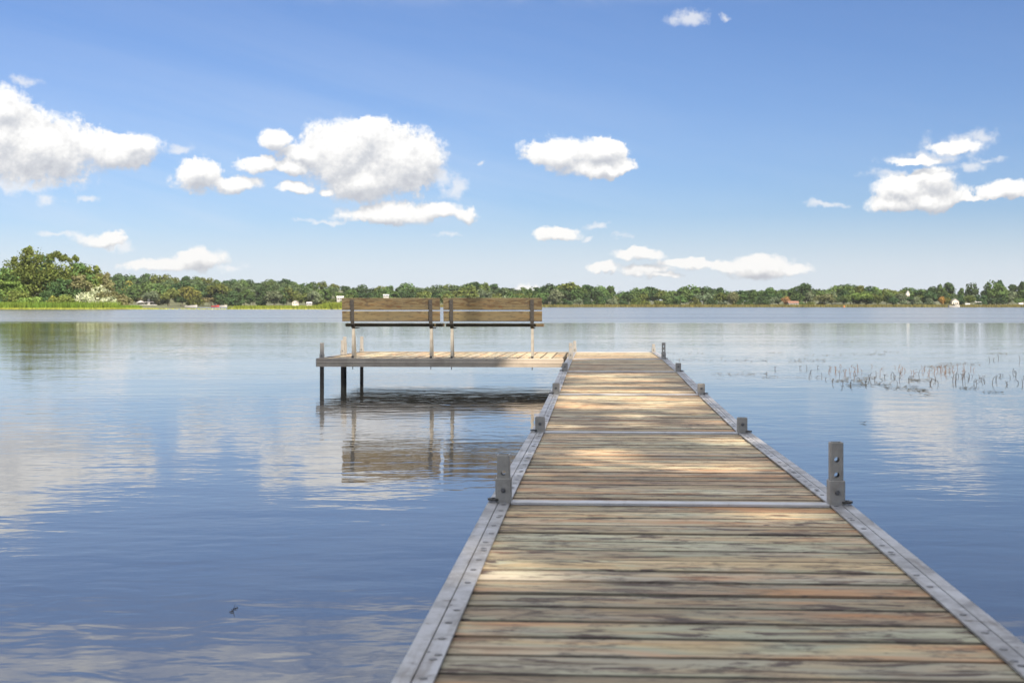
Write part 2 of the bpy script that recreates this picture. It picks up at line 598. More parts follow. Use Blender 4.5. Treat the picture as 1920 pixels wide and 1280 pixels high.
def grid_terrain(name, x0, x1, nx, y0, y1, ny, hf, mat, label):
    g = Geo()
    vs = []
    for j in range(ny + 1):
        for i in range(nx + 1):
            x = x0 + (x1 - x0) * i / nx
            y = y0 + (y1 - y0) * j / ny
            vs.append((x, y, hf(x, y)))
    fs = [(j * (nx + 1) + i, j * (nx + 1) + i + 1, (j + 1) * (nx + 1) + i + 1, (j + 1) * (nx + 1) + i) for j in range(ny) for i in range(nx)]
    g.add(vs, fs)
    return tag(g.build(name, mat, smooth=True), label, kind='structure')


def smooth01(x):
    x = max(0., min(1., x))
    return x * x * (3 - 2 * x)


def far_h(x, y):
    shore = 690 + 14 * math.sin(x * .021) + 6 * math.sin(x * .083 + 1)
    d = y - shore
    if d < 0:
        return max(-1.0, d * .05)
    hill = smooth01((d - 40) / 220) * (10 * smooth01((60 - x) / 260) + 3.5) * (1 + .18 * math.sin(x * .03 + .7))
    return min(.5, d * .05) + hill


def left_h(x, y):
    # low wooded point on the left at about 340 m
    dx = -92 + 4 * math.sin(y * .06) - x
    d = min(y - 338 - 1.5 * math.sin(x * .11), dx, 420 - y)
    return max(-.8, min(1.0, d * .10)) if d > -8 else -.8


grid_terrain('far_terrain', -760, 760, 152, 640, 1500, 60, far_h, m_soil, 'low wooded far shore rising to gentle hills')
grid_terrain('left_terrain', -220, -80, 56, 328, 426, 40, left_h, m_soil, 'low point of land under the near left trees')


def home_h(x, y):
    d = -1.6 - y + (0 if x < 5 else min(5.0, (x - 5) * .6)) - 1.0 * math.sin(x * .3)
    return max(-.6, min(1.4, d * .16))


grid_terrain('shore_ground', -45, 45, 60, -58, 9, 50, home_h, m_soil, 'grassy home shore behind the dock')

# ------------------------------------------------------------------ dock
PAL = [(.32, .32, .23), (.42, .335, .21), (.345, .275, .19), (.37, .365, .265), (.33, .295, .235), (.43, .335, .20), (.305, .31, .23), (.385, .29, .20), (.36, .35, .27)]
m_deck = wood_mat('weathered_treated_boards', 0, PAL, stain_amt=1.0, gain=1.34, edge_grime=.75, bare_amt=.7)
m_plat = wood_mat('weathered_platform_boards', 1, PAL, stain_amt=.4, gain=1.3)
m_bench = wood_mat('brown_bench_boards', 0, [(.18, .145, .082), (.22, .18, .105), (.165, .14, .09), (.205, .16, .088)], stain=(.06, .035, .02), stain_amt=.7, edge_grime=0.0, under=0.0, bare_amt=.25, bare_col=(.26, .15, .065))
m_alu = metal_mat('dull_aluminium', (.44, .44, .45), .5, .5, .75, 8, streak=(30, 2.2, 30))
m_beam = metal_mat('weathered_aluminium_beam', (.44, .38, .31), .15, .55, .45, 5, streak=(.8, 3, 26))
m_bar = metal_mat('bright_aluminium_bar', (.56, .56, .57), .5, .5, .35, 9)
m_post = metal_mat('grey_galvanised_steel', (.36, .345, .32), .3, .58, .35, 22)
m_leg = metal_mat('dull_grey_leg_steel', (.37, .345, .30), .2, .62, .45, 14)
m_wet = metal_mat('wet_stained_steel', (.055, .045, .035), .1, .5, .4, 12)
m_dark = metal_mat('dark_steel', (.075, .07, .065), .3, .5, .3, 20)
m_bolt = metal_mat('bolt_steel', (.16, .16, .165), .7, .45, .3, 40)

ANG = math.atan(.0604)
OX = .241
dock = empty('dock', (OX, 0, 0), -ANG)
tag(dock, 'weathered plank dock with aluminium edges and a side platform at its end', 'dock')
JS = [1.70, 4.75, 7.80, 10.85, 13.90, 16.95, 20.0]
JZ = [.305, .317, .280, .298, .330, .336, .318]
T_OUT, T_IN = .610, .533


def dz(s):
    return float(np.interp(s, JS, JZ))


def to_world(t, s, z):
    c, sn = math.cos(ANG), math.sin(ANG)
    return Vector((OX + t * c + s * sn, -t * sn + s * c, z))


def board_ring(y0, y1, z0, z1, ch):
    return [(y0, z0), (y1, z0), (y1, z1 - ch), (y1 - ch, z1), (y0 + ch, z1), (y0, z1 - ch)]


# deck panels, one per section
NB = 21
for k in range(len(JS) - 1):
    s0, s1 = JS[k] + .012, JS[k + 1] - .012
    g = Geo()
    pitch = (s1 - s0) / NB
    for i in range(NB):
        a = s0 + i * pitch
        gap = .006 + .010 * random.random() ** 1.5
        tilt = random.uniform(-.0018, .0018)
        rise = random.uniform(-.0025, .0005)
        xa, xb = -.566, .566
        nseg = 6
        rings = []
        ph, amp = random.uniform(0, 6), random.uniform(.0004, .0016)
        for q in range(nseg + 1):
            x = xa + (xb - xa) * q / nseg
            wv = amp * math.sin(ph + x * 4.1)
            ring = []
            for (y, z) in board_ring(a + gap / 2 + wv, a + pitch - gap / 2 + wv, -.036, 0, .0055):
                zz = dz(y) - .0035 + rise + z + tilt * (1 if y > a + pitch / 2 else -1) * .5
                ring.append((x, y, zz))
            rings.append(ring)
        g.loft(rings)
    g.build('deck_panel', m_deck, dock)

# side rails
def rail_profile(sgn):
    return [(sgn * x, z) for x, z in ((.533, .0045), (.570, .0045), (.5708, -.001), (.5735, -.001), (.5743, .0035), (.607, .0035), (.610, 0.0), (.610, -.100), (.588, -.100),
                                      (.588, -.094), (.604, -.094), (.604, -.006), (.570, -.006), (.570, -.0005), (.533, -.0005))]


for k in range(len(JS) - 1):
    for sgn in (-1, 1):
        g = Geo()
        s0, s1 = JS[k] + .004, JS[k + 1] - .004
        rings = [[(x, s, dz(s) + z) for x, z in rail_profile(sgn)] for s in (s0, (s0 + s1) / 2, s1)]
        g.loft(rings)
        pitch = (s1 - s0) / NB
        for i in range(NB):
            if i % 3 == 1 and random.random() < .25:
                continue
            s = s0 + (i + .5) * pitch + random.uniform(-.02, .02)
            g.disc((sgn * (.551 + random.uniform(-.003, .003)), s, dz(s) + .0043), .0082, .0018, 10, 1)
            if i % 4 == 2:
                g.disc((sgn * (.549 + random.uniform(-.004, .004)), s + .034, dz(s) + .0043), .0082, .0018, 10, 1)
        for q in range(3):
            s = random.uniform(s0 + .2, s1 - .2)
            g.disc((sgn * .566, s, dz(s) + .0043), .004, .001, 8, 1)
        g.build('side_rail', [m_alu, m_bolt], dock)

for j, s in enumerate(JS[1:], 1):
    g = Geo()
    hw = .030 if j < 6 else .02
    z = dz(s)
    ring = lambda x: [(x, s - hw, z - .004), (x, s - hw, z + .0035), (x, s - hw + .002, z + .0052), (x, s + hw - .002, z + .0052), (x, s + hw, z + .0035), (x, s + hw, z - .004)]
    g.loft([ring(-.531), ring(0), ring(.531)])
    g.build('cross_bar', m_bar, dock)


def cut(obj, cutters):
    for c in cutters:
        md = obj.modifiers.new('b', 'BOOLEAN')
        md.operation = 'DIFFERENCE'
        md.object = c
        md.solver = 'EXACT'
    dg = bpy.context.evaluated_depsgraph_get()
    me = bpy.data.meshes.new_from_object(obj.evaluated_get(dg))
    obj.modifiers.clear()
    obj.data = me
    for c in cutters:
        bpy.data.objects.remove(c)


def hollow_tube(name, t, s, z0, z1, half, wall, mat, parent, bevel=.003):
    g = Geo()
    def ring(hf, z, ch):
        return [(t - hf + ch, s - hf, z), (t + hf - ch, s - hf, z), (t + hf, s - hf + ch, z), (t + hf, s + hf - ch, z),
                (t + hf - ch, s + hf, z), (t - hf + ch, s + hf, z), (t - hf, s + hf - ch, z), (t - hf, s - hf + ch, z)]
    g.loft([ring(half, z0, bevel), ring(half, z1 - .002, bevel), ring(half - .0015, z1, bevel), ring(half - wall, z1, bevel * .5), ring(half - wall, z0, bevel * .5), ring(half, z0, bevel)], caps=False)
    o = g.build(name, mat, parent)
    bm = bmesh.new()
    bm.from_mesh(o.data)
    bmesh.ops.remove_doubles(bm, verts=bm.verts, dist=1e-6)
    bmesh.ops.recalc_face_normals(bm, faces=bm.faces)
    bm.to_mesh(o.data)
    bm.free()
    return o


def hole_cutter(t, s, z, r, parent):
    g = Geo()
    g.loft([[(t + r * math.cos(2 * PI * k / 16), s + yy, z + r * math.sin(2 * PI * k / 16)) for k in range(16)] for yy in (-.2, .2)])
    o = g.build('cutter', m_dark, parent)
    return o


def post(sgn, s, top, holes=(), bolts=(.040,), sleeve=True, t=None, deep=-1.0, sl_h=.079, wet_top=None, ring=True, label=None):
    """square pipe leg through a bolted sleeve; holes and bolts are heights above the rail"""
    t = sgn * .5565 if t is None else t
    z = dz(min(s, 20)) + .005
    tube_top = z + top
    p = hollow_tube('post', t, s, z - .02, tube_top, .0215, .0045, m_post, dock)
    bpy.context.view_layer.update()
    if holes:
        cut(p, [hole_cutter(t, s, z + hh, .0088, dock) for hh in holes])
    if label: p['label'] = label
    # the leg below, standing in the lake
    lg = Geo()
    def sq(zz, h_=.0215):
        return [(t - h_, s - h_, zz), (t + h_, s - h_, zz), (t + h_, s + h_, zz), (t - h_, s + h_, zz)]
    lg.loft([sq(deep), sq(z - .021)])
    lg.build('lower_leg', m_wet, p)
    if sleeve:
        sl = hollow_tube('sleeve', t, s, z - .002, z + sl_h, .0268, .0048, m_post, p, .004)
        g = Geo()
        for hh in bolts:
            g.disc((t, s - .0266, z + hh), .0088, .007, 6, 0, axis=1)
        g.build('bolt', m_bolt, p)
    if ring:
        g = Geo()
        n = 14
        cx, cyy = sgn * .588, s - .012
        rr = []
        for k in range(n + 1):
            a = 2 * PI * k / n
            d = Vector((math.cos(a), math.sin(a), 0))
            c = Vector((cx, cyy, z + .004))
            rr.append([c + d * .011, c + d * .022, c + d * .022 + Vector((0, 0, .007)), c + d * .011 + Vector((0, 0, .007))])
        g.loft(rr, caps=False)
        g.build('connector_ring', m_dark, p)
    return p


# walkway posts, left and right of every joint
post(-1, 4.75, .157, (.097,), (.040,))
post(1, 4.75, .206, (.098, .149), (.041,))
for s in (7.80, 10.85, 13.90):
    post(-1, s, .074, (), (.045,), sl_h=.080)
    post(1, s, .076, (), (.047,), sl_h=.082)
post(-1, 16.95, .19, (.14,), (.045,), ring=False)
post(1, 16.95, .195, (.10, .15), (.04,))
post(-1, 19.96, .155, (.10,), (.03,), sl_h=.06, ring=False, label='sunlit post at the far left corner of the dock end')
post(1, 19.96, .115, (.07,), (.03,), sl_h=.05, ring=False)

# platform: two panels of boards that run away from the viewer, 3.05 m square overall
PT0, PT1 = -3.66, -.64
PS = [16.97, 18.48, 19.98]
for k in range(2):
    g = Geo()
    nb = 21
    x0, x1 = PT0 + .045, PT1 - .02
    pitch = (x1 - x0) / nb
    for i in range(nb):
        a = x0 + i * pitch
        gap = .004 + .004 * random.random()
        rise = random.uniform(-.003, .0005)
        rings = []
        for s in (PS[k] + .03, (PS[k] + PS[k + 1]) / 2, PS[k + 1] - .012):
            rings.append([(y, s, dz(s) - .0035 + rise + z) for (y, z) in board_ring(a + gap / 2, a + pitch - gap / 2, -.036, 0, .006)])
        g.loft(rings)
    g.build('deck_panel', m_plat, dock)


def channel(p0, p1, inward, name, mat):
    """100 mm edge channel with a rounded top lip from p0 to p1 (t,s); inward = unit (t,s) towards the deck"""
    prof = [(.0, -.100), (.0, -.060), (-.003, -.052), (-.003, -.046), (0, -.038), (.0, -.006), (.002, .001), (.006, .0045), (.046, .0045), (.046, -.001), (.007, -.001), (.007, -.094), (.026, -.094), (.026, -.100)]
    g = Geo()
    rings = []
    for q in np.linspace(0, 1, 7):
        t, s = p0[0] + (p1[0] - p0[0]) * q, p0[1] + (p1[1] - p0[1]) * q
        rings.append([(t + inward[0] * d, s + inward[1] * d, dz(s) + z) for d, z in prof])
    g.loft(rings)
    return g.build(name, mat, dock)


channel((PT0 + .008, PS[0] - .006), (PT1 - .004, PS[0] - .006), (0, 1), 'front_beam', m_beam)
channel((PT0 + .008, PS[2] + .006), (PT1 - .004, PS[2] + .006), (0, -1), 'rear_beam', m_beam)
channel((PT0, PS[0] - .004), (PT0, PS[2] + .004), (1, 0), 'end_beam', m_alu)
for s in (17.35, 17.9, 18.48, 19.1, 19.6):
    g = Geo()
    g.box((PT0 + .05, s - .02, dz(s) - .09), (PT1 - .02, s + .02, dz(s) - .048))
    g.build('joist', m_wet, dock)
for k in range(len(JS) - 1):
    for q in (.2, .5, .8):
        g = Geo()
        s = JS[k] + (JS[k + 1] - JS[k]) * q
        g.box((-.565, s - .02, dz(s) - .09), (.565, s + .02, dz(s) - .048))
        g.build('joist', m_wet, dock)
# platform posts on its free end
post(-1, PS[0] + .045, .185, (), (.03,), t=PT0 + .065, sl_h=.05, ring=False)
post(-1, PS[1] - .03, .19, (), (.05,), t=PT0 + .060, sl_h=.06, ring=False)
post(-1, PS[1] + .03, .235, (), (.05,), t=PT0 + .075, sl_h=.16, ring=False)
post(-1, PS[2] - .05, .215, (), (.03,), t=PT0 + .065, sl_h=.05, ring=False)

# ------------------------------------------------------------------ benches
def bar_path(g, pts, w, th, mi=0):
    """flat bar bent in the y-z plane, width w along x, thickness th; pts are (x, y, z)"""
    pts = [Vector(p) for p in pts]
    rings = []
    for i, p in enumerate(pts):
        d = (pts[min(i + 1, len(pts) - 1)] - pts[max(i - 1, 0)])
        d.x = 0
        d.normalize()
        nrm = Vector((0, -d.z, d.y))
        rings.append([p + Vector((-w / 2, 0, 0)) - nrm * th / 2, p + Vector((w / 2, 0, 0)) - nrm * th / 2,
                      p + Vector((w / 2, 0, 0)) + nrm * th / 2, p + Vector((-w / 2, 0, 0)) + nrm * th / 2])
    g.loft(rings, mi)


def plank(g, x0, x1, y0, y1, z0, z1, lean=None, ch=.004, nick=0):
    n = 14
    rings = []
    for i in range(n + 1):
        x = x0 + (x1 - x0) * i / n
        e = random.uniform(-.0012, .0012)
        ring = [(x, y0 + ch, z0), (x, y1 - ch, z0), (x, y1, z0 + ch), (x, y1, z1 - ch + e), (x, y1 - ch, z1 + e), (x, y0 + ch, z1 + e), (x, y0, z1 - ch + e), (x, y0, z0 + ch)]
        if lean:
            ring = [(a, b + (c - lean[0]) * lean[1], c) for a, b, c in ring]
        rings.append(ring)
    g.loft(rings)


def make_bench(name, label, t_left, s, frames):
    """frames: x of the two side frames measured from the bench's left end"""
    w_ = 1.198
    root = empty(name)
    root.parent = None
    p = to_world(t_left, s, dz(s) + .0005)
    root.location = p
    root.rotation_euler = (0, 0, -ANG)
    tag(root, label, 'bench', 'pair of wooden benches on the dock platform')
    lean = (.45, -.10)
    for z0, z1 in ((.452, .575), (.590, .735)):
        g = Geo()
        plank(g, 0, w_, .030, .068, z0, z1, lean)
        g.build('back_board', m_bench, root)
    g = Geo()
    yy0 = .17
    for i in range(2):
        plank(g, .015, w_ + .012, yy0 + i * .145, yy0 + i * .145 + .140, .385, .423)
    g.build('seat', m_bench, root)
    for fx in frames:
        g = Geo()
        # dark bracket: rises behind the back boards, curls forward under the seat
        pts = [(fx, -.022 + .0, .715), (fx, .0, .56), (fx, .012, .47), (fx, .035, .42), (fx, .075, .385), (fx, .13, .368), (fx, .44, .368)]
        pts[0] = (fx, .030 + (.715 - .45) * -.10 - .004, .715)
        pts[1] = (fx, .030 + (.56 - .45) * -.10 - .004, .56)
        pts[2] = (fx, .024, .47)
        bar_path(g, pts, .044, .012)
        for z in (.51, .66):
            g.disc((fx, .030 + (z - .45) * -.1 - .0095, z), .008, .005, 8, 0, axis=1)
        g.build('back_bracket', m_dark, root)
        g = Geo()
        # rear upright and splayed front strut
        g.loft([[(fx - .015, .052, 0), (fx + .015, .052, 0), (fx + .015, .078, 0), (fx - .015, .078, 0)], [(fx - .015, .085, .362), (fx + .015, .085, .362), (fx + .015, .111, .362), (fx - .015, .111, .362)]])
        lg = g
        pts = [(fx, .112, .355), (fx, .18, .18), (fx, .245, .004)]
        bar_path(lg, pts, .030, .020)
        g.box((fx - .021, .045, 0), (fx + .021, .26, .006))
        g.build('leg', m_leg, root)
        g = Geo()
        g.box((fx - .013, .036, .006), (fx + .013, .058, .03))
        g.tube([(fx, .048, .03), (fx, .048, -.135)], .005, 6)
        g.build('foot_bolt', m_dark, root)
    return root


def t_at(px, Z):
    x = (px - 960) * Z / F
    # invert to_world at depth Z
    c, sn = math.cos(ANG), math.sin(ANG)
    # X = OX + t c + s sn ; Y = -t sn + s c = Z
    # s = (Z + t sn)/c
    return (x - OX - Z * sn / c) / (c + sn * sn / c)


SB = 16.985
make_bench('bench', 'left wooden bench seen from behind, its back plank notched, nearer the open platform end', t_at(641, 17.16), SB, (.126, 1.085))
make_bench('bench', 'right wooden bench seen from behind, standing next to the walkway', t_at(831, 17.08), SB, (.097, 1.078))

# ------------------------------------------------------------------ trees that shade the dock (home shore)
m_leaf_near = foliage_mat('near_leaves', .9, .35, .4)
m_leaf_mid = foliage_mat('bank_foliage', .5, .75, .35)
m_leaf_far = foliage_mat('far_foliage', .12, .5, .25)
m_bark = plain_mat('grey_bark', (.12, .10, .08), .9, 0, .4, 4)

# sunlit patches on the deck (dock coordinates: s, t, half length, half width)
def deck_st(px, py):
    for s in np.linspace(2, 20, 400):
        p = to_world(0, s, dz(s))
        if HOR + (CAM_Z - dz(s)) * F / p.y < py:
            break
    return s, ((px - 960) * p.y / F - OX - s * math.sin(ANG)) / math.cos(ANG)


PATCH = []
for (px, py, hx, hy) in [(1130, 862, 75, 16), (1160, 848, 40, 8), (1330, 874, 110, 10), (1420, 867, 40, 9), (1390, 827, 75, 6), (1450, 964, 85, 9), (925, 1085, 75, 22), (905, 1035, 50, 22), (1130, 1060, 40, 10),
                         (1180, 747, 75, 6), (1290, 751, 60, 5), (1075, 758, 30, 7), (1115, 765, 50, 5), (1190, 779, 45, 4), (1080, 728, 40, 6), (1150, 733, 90, 5), (1250, 735, 40, 5),
                         (1110, 705, 45, 3), (1180, 712, 60, 3), (1200, 702, 70, 2), (1000, 890, 30, 6), (1075, 1090, 40, 8), (1580, 1075, 30, 8), (1080, 745, 40, 4), (1240, 757, 60, 4),
                         (1140, 722, 60, 2), (1230, 720, 40, 2), (1170, 765, 60, 4), (1300, 770, 50, 5), (1060, 800, 30, 5), (1200, 795, 40, 4), (1340, 790, 40, 4), (1250, 895, 50, 6), (1010, 855, 22, 8), (1120, 715, 50, 2)]:
    s, t = deck_st(px, py)
    sa, _ = deck_st(px, py - hy)
    sb, _ = deck_st(px, py + hy)
    PATCH.append((s, t, max(.12, abs(sa - sb) / 2 * 1.25), max(.06, hx * s / F * 1.2)))


def shade_prob(X, Y):
    """how much leaf should stand between the sun and this point of the deck plane"""
    c, sn = math.cos(ANG), math.sin(ANG)
    dx = X - OX
    t = dx * c - Y * sn
    s = dx * sn + Y * c
    k = np.ones_like(s)
    for (ps, pt, ls, lt) in PATCH:
        d = np.sqrt(((s - ps) / (ls * 1.25)) ** 2 + ((t - pt) / (lt * 1.25)) ** 2)
        k = np.minimum(k, np.clip((d - .75) / .5, 0, 1))
    # beyond the start of the last section the sun reaches the deck
    lit_from = 17.25 + .5 * np.sin(t * 2.2)
    k = np.where(s > lit_from, 0.0, k)
    # platform front: sun at the right, shade over the left middle
    onp = (s > 16.2) & (t < -.75)
    k = np.where(onp & (s < 17.12) & (t < -1.35), 1.0, k)
    k = np.where(onp & (s >= 17.12), 0.0, k)
    k = np.where(onp & (t > -1.35), 0.0, k)
    return k, s, t


HOME = [((10.6, -.8), 23, 5.6), ((8.3, -6.0), 17, 5.0), ((12.5, -9.5), 19, 5.0), ((6.2, -11.5), 16, 4.5), ((14.0, 3.6), 21, 4.8)]


def home_tree(pos, H, R, label, nleaf):
    x, y = pos
    z0 = home_h(x, y)
    root = empty('tree', (x, y, z0))
    tag(root, label, 'tree', 'trees on the home shore')
    g = Geo()
    pts, rad = [], []
    for i in range(8):
        q = i / 7
        pts.append((.35 * math.sin(q * 3 + x), .3 * math.sin(q * 2.2 + y), -.3 + q * H * .75))
        rad.append(.26 * (1 - q) ** .8 + .05)
    g.tube(pts, rad, 9)
    ends = []
    for i in range(13):
        q = random.uniform(.3, .95)
        st_ = Vector(pts[int(q * 7)])
        a = random.uniform(0, 2 * PI)
        L = R * random.uniform(.55, .9)
        e = st_ + Vector((math.cos(a) * L, math.sin(a) * L, L * random.uniform(.1, .6)))
        mid = (st_ + e) / 2 + Vector((0, 0, -.2))
        g.tube([st_, mid, e], [.09, .06, .02], 6)
        ends.append(e)
    g.build('trunk', m_bark, root, smooth=True)
    # leaves: clumps round the limb ends and all through an uneven crown
    C = []
    for i in range(42):
        u = rng.normal(size=3)
        u /= np.linalg.norm(u)
        rr = R * (rng.random() ** .4)
        C.append((u[0] * rr, u[1] * rr, H * .60 + u[2] * rr / R * H * .36))
    C += [tuple(e) for e in ends]
    C = np.array(C)
    k = rng.integers(0, len(C), nleaf)
    P = C[k] + rng.normal(size=(nleaf, 3)) * (.72 + .35 * rng.random((nleaf, 1)))
    W = P + np.array([x, y, z0])
    hgt = (W[:, 2] - .315) / SUN.z
    px, py = W[:, 0] - SUN.x * hgt, W[:, 1] - SUN.y * hgt
    prob, s, t = shade_prob(px, py)
    keep = rng.random(nleaf) < prob
    return root, P[keep]


labels = ['tall leafy tree on the home shore beside the dock, out over the water',
          'leafy tree on the home shore behind the dock, nearest the path line',
          'large leafy tree on the home shore, set back behind the others',
          'shorter leafy tree on the home shore behind the camera',
          'tallest tree on the home shore, farthest out along the bank']
crowns = []
for (pos_, H, R), lab in zip(HOME, labels):
    crowns.append((pos_, home_h(*pos_)) + home_tree(pos_, H, R, lab, 16000))
# extra leaves where the crowns stand between the sun and the deck, so that the dock lies in their shade
n = 130000
ts = rng.uniform(-.9, .9, n)
ss = rng.uniform(.5, 17.4, n)
pl = rng.random(n) < .22
ts = np.where(pl, rng.uniform(-3.8, -.6, n), ts)
ss = np.where(pl, rng.uniform(16.2, 17.6, n), ss)
wn = rng.random(n) < .30                       # and so does the water just in front of the shore
ts = np.where(wn, rng.uniform(-4.2, 4.0, n), ts)
ss = np.where(wn, rng.uniform(1.5, 9.5, n), ss)
wt = rng.random(n) < .30                       # the water beside the walkway lies in the same shade
ts = np.where(wt, rng.uniform(-4.3, -.6, n), ts)
ss = np.where(wt, rng.uniform(5.0, 16.2, n), ss)
hh = rng.uniform(5.5, 22, n)
c_, s_ = math.cos(ANG), math.sin(ANG)
X0 = OX + ts * c_ + ss * s_
Y0 = -ts * s_ + ss * c_
prob, _, _ = shade_prob(X0, Y0)
k = hh / SUN.z
W = np.stack([X0 + SUN.x * k, Y0 + SUN.y * k, .315 + hh], axis=1)
keep = rng.random(n) < prob
W = W[keep]
best = np.full(len(W), 9.0)
own = np.zeros(len(W), int)
for i, ((tx, ty), H, R) in enumerate(HOME):
    d = np.sqrt(((W[:, 0] - tx) / (R * 1.12)) ** 2 + ((W[:, 1] - ty) / (R * 1.12)) ** 2 + ((W[:, 2] - H * .60) / (H * .44)) ** 2)
    own = np.where(d < best, i, own)
    best = np.minimum(best, d)
for i, (pos_, z0, root, P) in enumerate(crowns):
    sel = (own == i) & (best < 1.0)
    Q = W[sel] - np.array([pos_[0], pos_[1], z0])
    A = np.concatenate([P, Q])
    me = quad_mesh('crown', leaf_quads(A, rng.normal(size=A.shape) + np.array([0, 0, .5]), rng.uniform(.12, .24, len(A))), [m_leaf_near])
    link('crown', me, root, (.07, .115, .03))

# ------------------------------------------------------------------ far and bank trees
def crown_quads(H, W, shape, n, leaf, seed):
    """leaf clumps in a crown of lobes; shape: round / tall / spread / shrub"""
    r = np.random.default_rng(seed)
    lobes = []
    if shape == 'ragged':
        pass
    elif shape == 'tall':
        for i in range(16):
            u = r.normal(size=3)
            u /= np.linalg.norm(u)
            q = .6 + .4 * r.random()
            lobes.append((u[0] * .27 * q, u[1] * .27 * q, .58 + u[2] * .31 * q, .24 * r.uniform(.75, 1.25), .13))
    elif shape == 'round':
        for i in range(17):
            u = r.normal(size=3)
            u /= np.linalg.norm(u)
            lobes.append((u[0] * .30, u[1] * .30, .56 + u[2] * .27, .22 * r.uniform(.75, 1.2), .16))
    elif shape == 'spread':
        for i in range(19):
            a, q = r.uniform(0, 2 * PI), r.random() ** .6
            lobes.append((math.cos(a) * .40 * q, math.sin(a) * .40 * q, .42 + .40 * r.random() * (1 - q * .45), .17 * r.uniform(.8, 1.3), .15))
    else:
        for i in range(15):
            a, q = r.uniform(0, 2 * PI), r.random() ** .6
            lobes.append((math.cos(a) * .36 * q, math.sin(a) * .36 * q, .18 + .62 * r.random() * (1 - q * .6), .17 * r.uniform(.8, 1.4), .2))
    if shape == 'ragged':
        for i in range(30):
            u = r.normal(size=3)
            u /= np.linalg.norm(u)
            q = r.random() ** .45
            lobes.append((u[0] * .38 * q, u[1] * .38 * q, .50 + u[2] * .40 * q, .15 * r.uniform(.7, 1.4), .105 * r.uniform(.7, 1.4)))
        for i in range(5):
            lobes.append((r.uniform(-.2, .2), r.uniform(-.2, .2), r.uniform(.84, .95), .06, .05))
    lobes = np.array(lobes)
    k = r.integers(0, len(lobes), n)
    u = r.normal(size=(n, 3))
    u /= np.linalg.norm(u, axis=1, keepdims=True)
    rad = (.45 + .62 * r.random((n, 1)) ** .55) if shape != 'ragged' else (.30 + 1.0 * r.random((n, 1)) ** .8)
    L = lobes[k]
    P = np.stack([L[:, 0] * W, L[:, 1] * W, L[:, 2] * H], axis=1) + u * rad * np.stack([L[:, 3] * W, L[:, 3] * W, L[:, 4] * H], axis=1)
    P[:, 2] = np.clip(P[:, 2], .05, None)
    return leaf_quads(P, u + r.normal(size=(n, 3)) * .55 + np.array([0, 0, .25]), leaf * r.uniform(.6, 1.35, n), .75)


def trunk_geo(H, r0, seed, lean=0.0):
    rr = random.Random(seed)
    g = Geo()
    pts = [(lean * q * q * H + .04 * H * math.sin(q * 3 + seed), .02 * H * math.sin(q * 4 + seed), -.4 + q * H * .82) for q in (0, .2, .4, .6, .8, 1)]
    g.tube(pts, [r0, r0 * .85, r0 * .68, r0 * .5, r0 * .32, r0 * .12], 6)
    for i in range(6):
        q = rr.uniform(.3, .85)
        b_ = Vector(pts[int(q * 5)])
        a = rr.uniform(0, 2 * PI)
        e = b_ + Vector((math.cos(a), math.sin(a), rr.uniform(.4, 1.1))) * H * rr.uniform(.14, .26)
        g.tube([b_, e], [r0 * .4, r0 * .12], 5)
    return g


def copy_thing(src, loc, rz, sc, color, label, group):
    r_ = src.copy()
    COL.objects.link(r_)
    r_.location = loc
    r_.rotation_euler = (0, 0, rz)
    r_.scale = sc
    r_['label'] = label
    if group: r_['group'] = group
    elif 'group' in r_: del r_['group']
    for ch in src.children:
        c = ch.copy()
        COL.objects.link(c)
        c.parent = r_
        if c.name.startswith('crown'):
            c.color = (*color, 1)
    return r_


PROTO = {}
used_proto = set()


def proto(shape, var):
    key = (shape, var)
    if key not in PROTO:
        H = 10.0
        W = {'round': 8.5, 'tall': 6.4, 'spread': 10.5, 'shrub': 11.0}[shape]
        root = empty('tree' if shape != 'shrub' else 'shrub', (0, 0, 0))
        root['category'] = 'tree' if shape != 'shrub' else 'shrub'
        trunk_geo(H, .19, var * 7 + 3).build('trunk', m_bark, root)
        me = quad_mesh('crown', crown_quads(H, W, shape, 900, 1.0, var * 31 + len(shape)), [m_leaf_far])
        link('crown', me, root, (.06, .09, .03))
        PROTO[key] = root
    return PROTO[key]


def place(shape, var, loc, rz, sc, color, label, group):
    p = proto(shape, var)
    if (shape, var) not in used_proto:
        used_proto.add((shape, var))
        p.location = loc
        p.rotation_euler = (0, 0, rz)
        p.scale = sc
        p['label'] = label
        if group: p['group'] = group
        for ch in p.children:
            if ch.name.startswith('crown'):
                ch.color = (*color, 1)
        return p
    return copy_thing(p, loc, rz, sc, color, label, group)


COLS = {'dark green': (.055, .098, .042), 'mid green': (.085, .140, .048), 'olive green': (.120, .150, .044), 'grey-green': (.140, .180, .110),
        'yellowing': (.22, .215, .06), 'tan-leaved': (.155, .155, .08), 'rust-brown': (.25, .16, .08), 'bright green': (.125, .185, .05), 'orange-leaved': (.30, .20, .06),
        'silver-leaved': (.34, .37, .27)}
PROFILE = [(150, 514), (200, 514), (230, 513), (260, 517), (300, 516), (340, 519), (380, 521), (420, 522), (470, 530), (500, 523), (520, 523), (560, 531), (600, 530), (640, 537), (700, 536), (760, 534), (800, 536),
           (850, 530), (880, 528), (920, 533), (950, 538), (990, 540), (1020, 535), (1050, 532), (1080, 535), (1110, 533), (1140, 541), (1165, 546), (1190, 541), (1220, 536), (1240, 538), (1260, 543), (1290, 535),
           (1310, 540), (1340, 539), (1360, 543), (1390, 541), (1420, 541), (1460, 538), (1480, 543), (1510, 537), (1530, 540), (1560, 535), (1590, 533), (1620, 537), (1650, 540), (1680, 541), (1700, 542), (1730, 542),
           (1760, 533), (1785, 531), (1800, 540), (1822, 530), (1840, 545), (1860, 529), (1885, 527), (1900, 531), (1930, 528), (2100, 530)]
PX, PY = zip(*PROFILE)


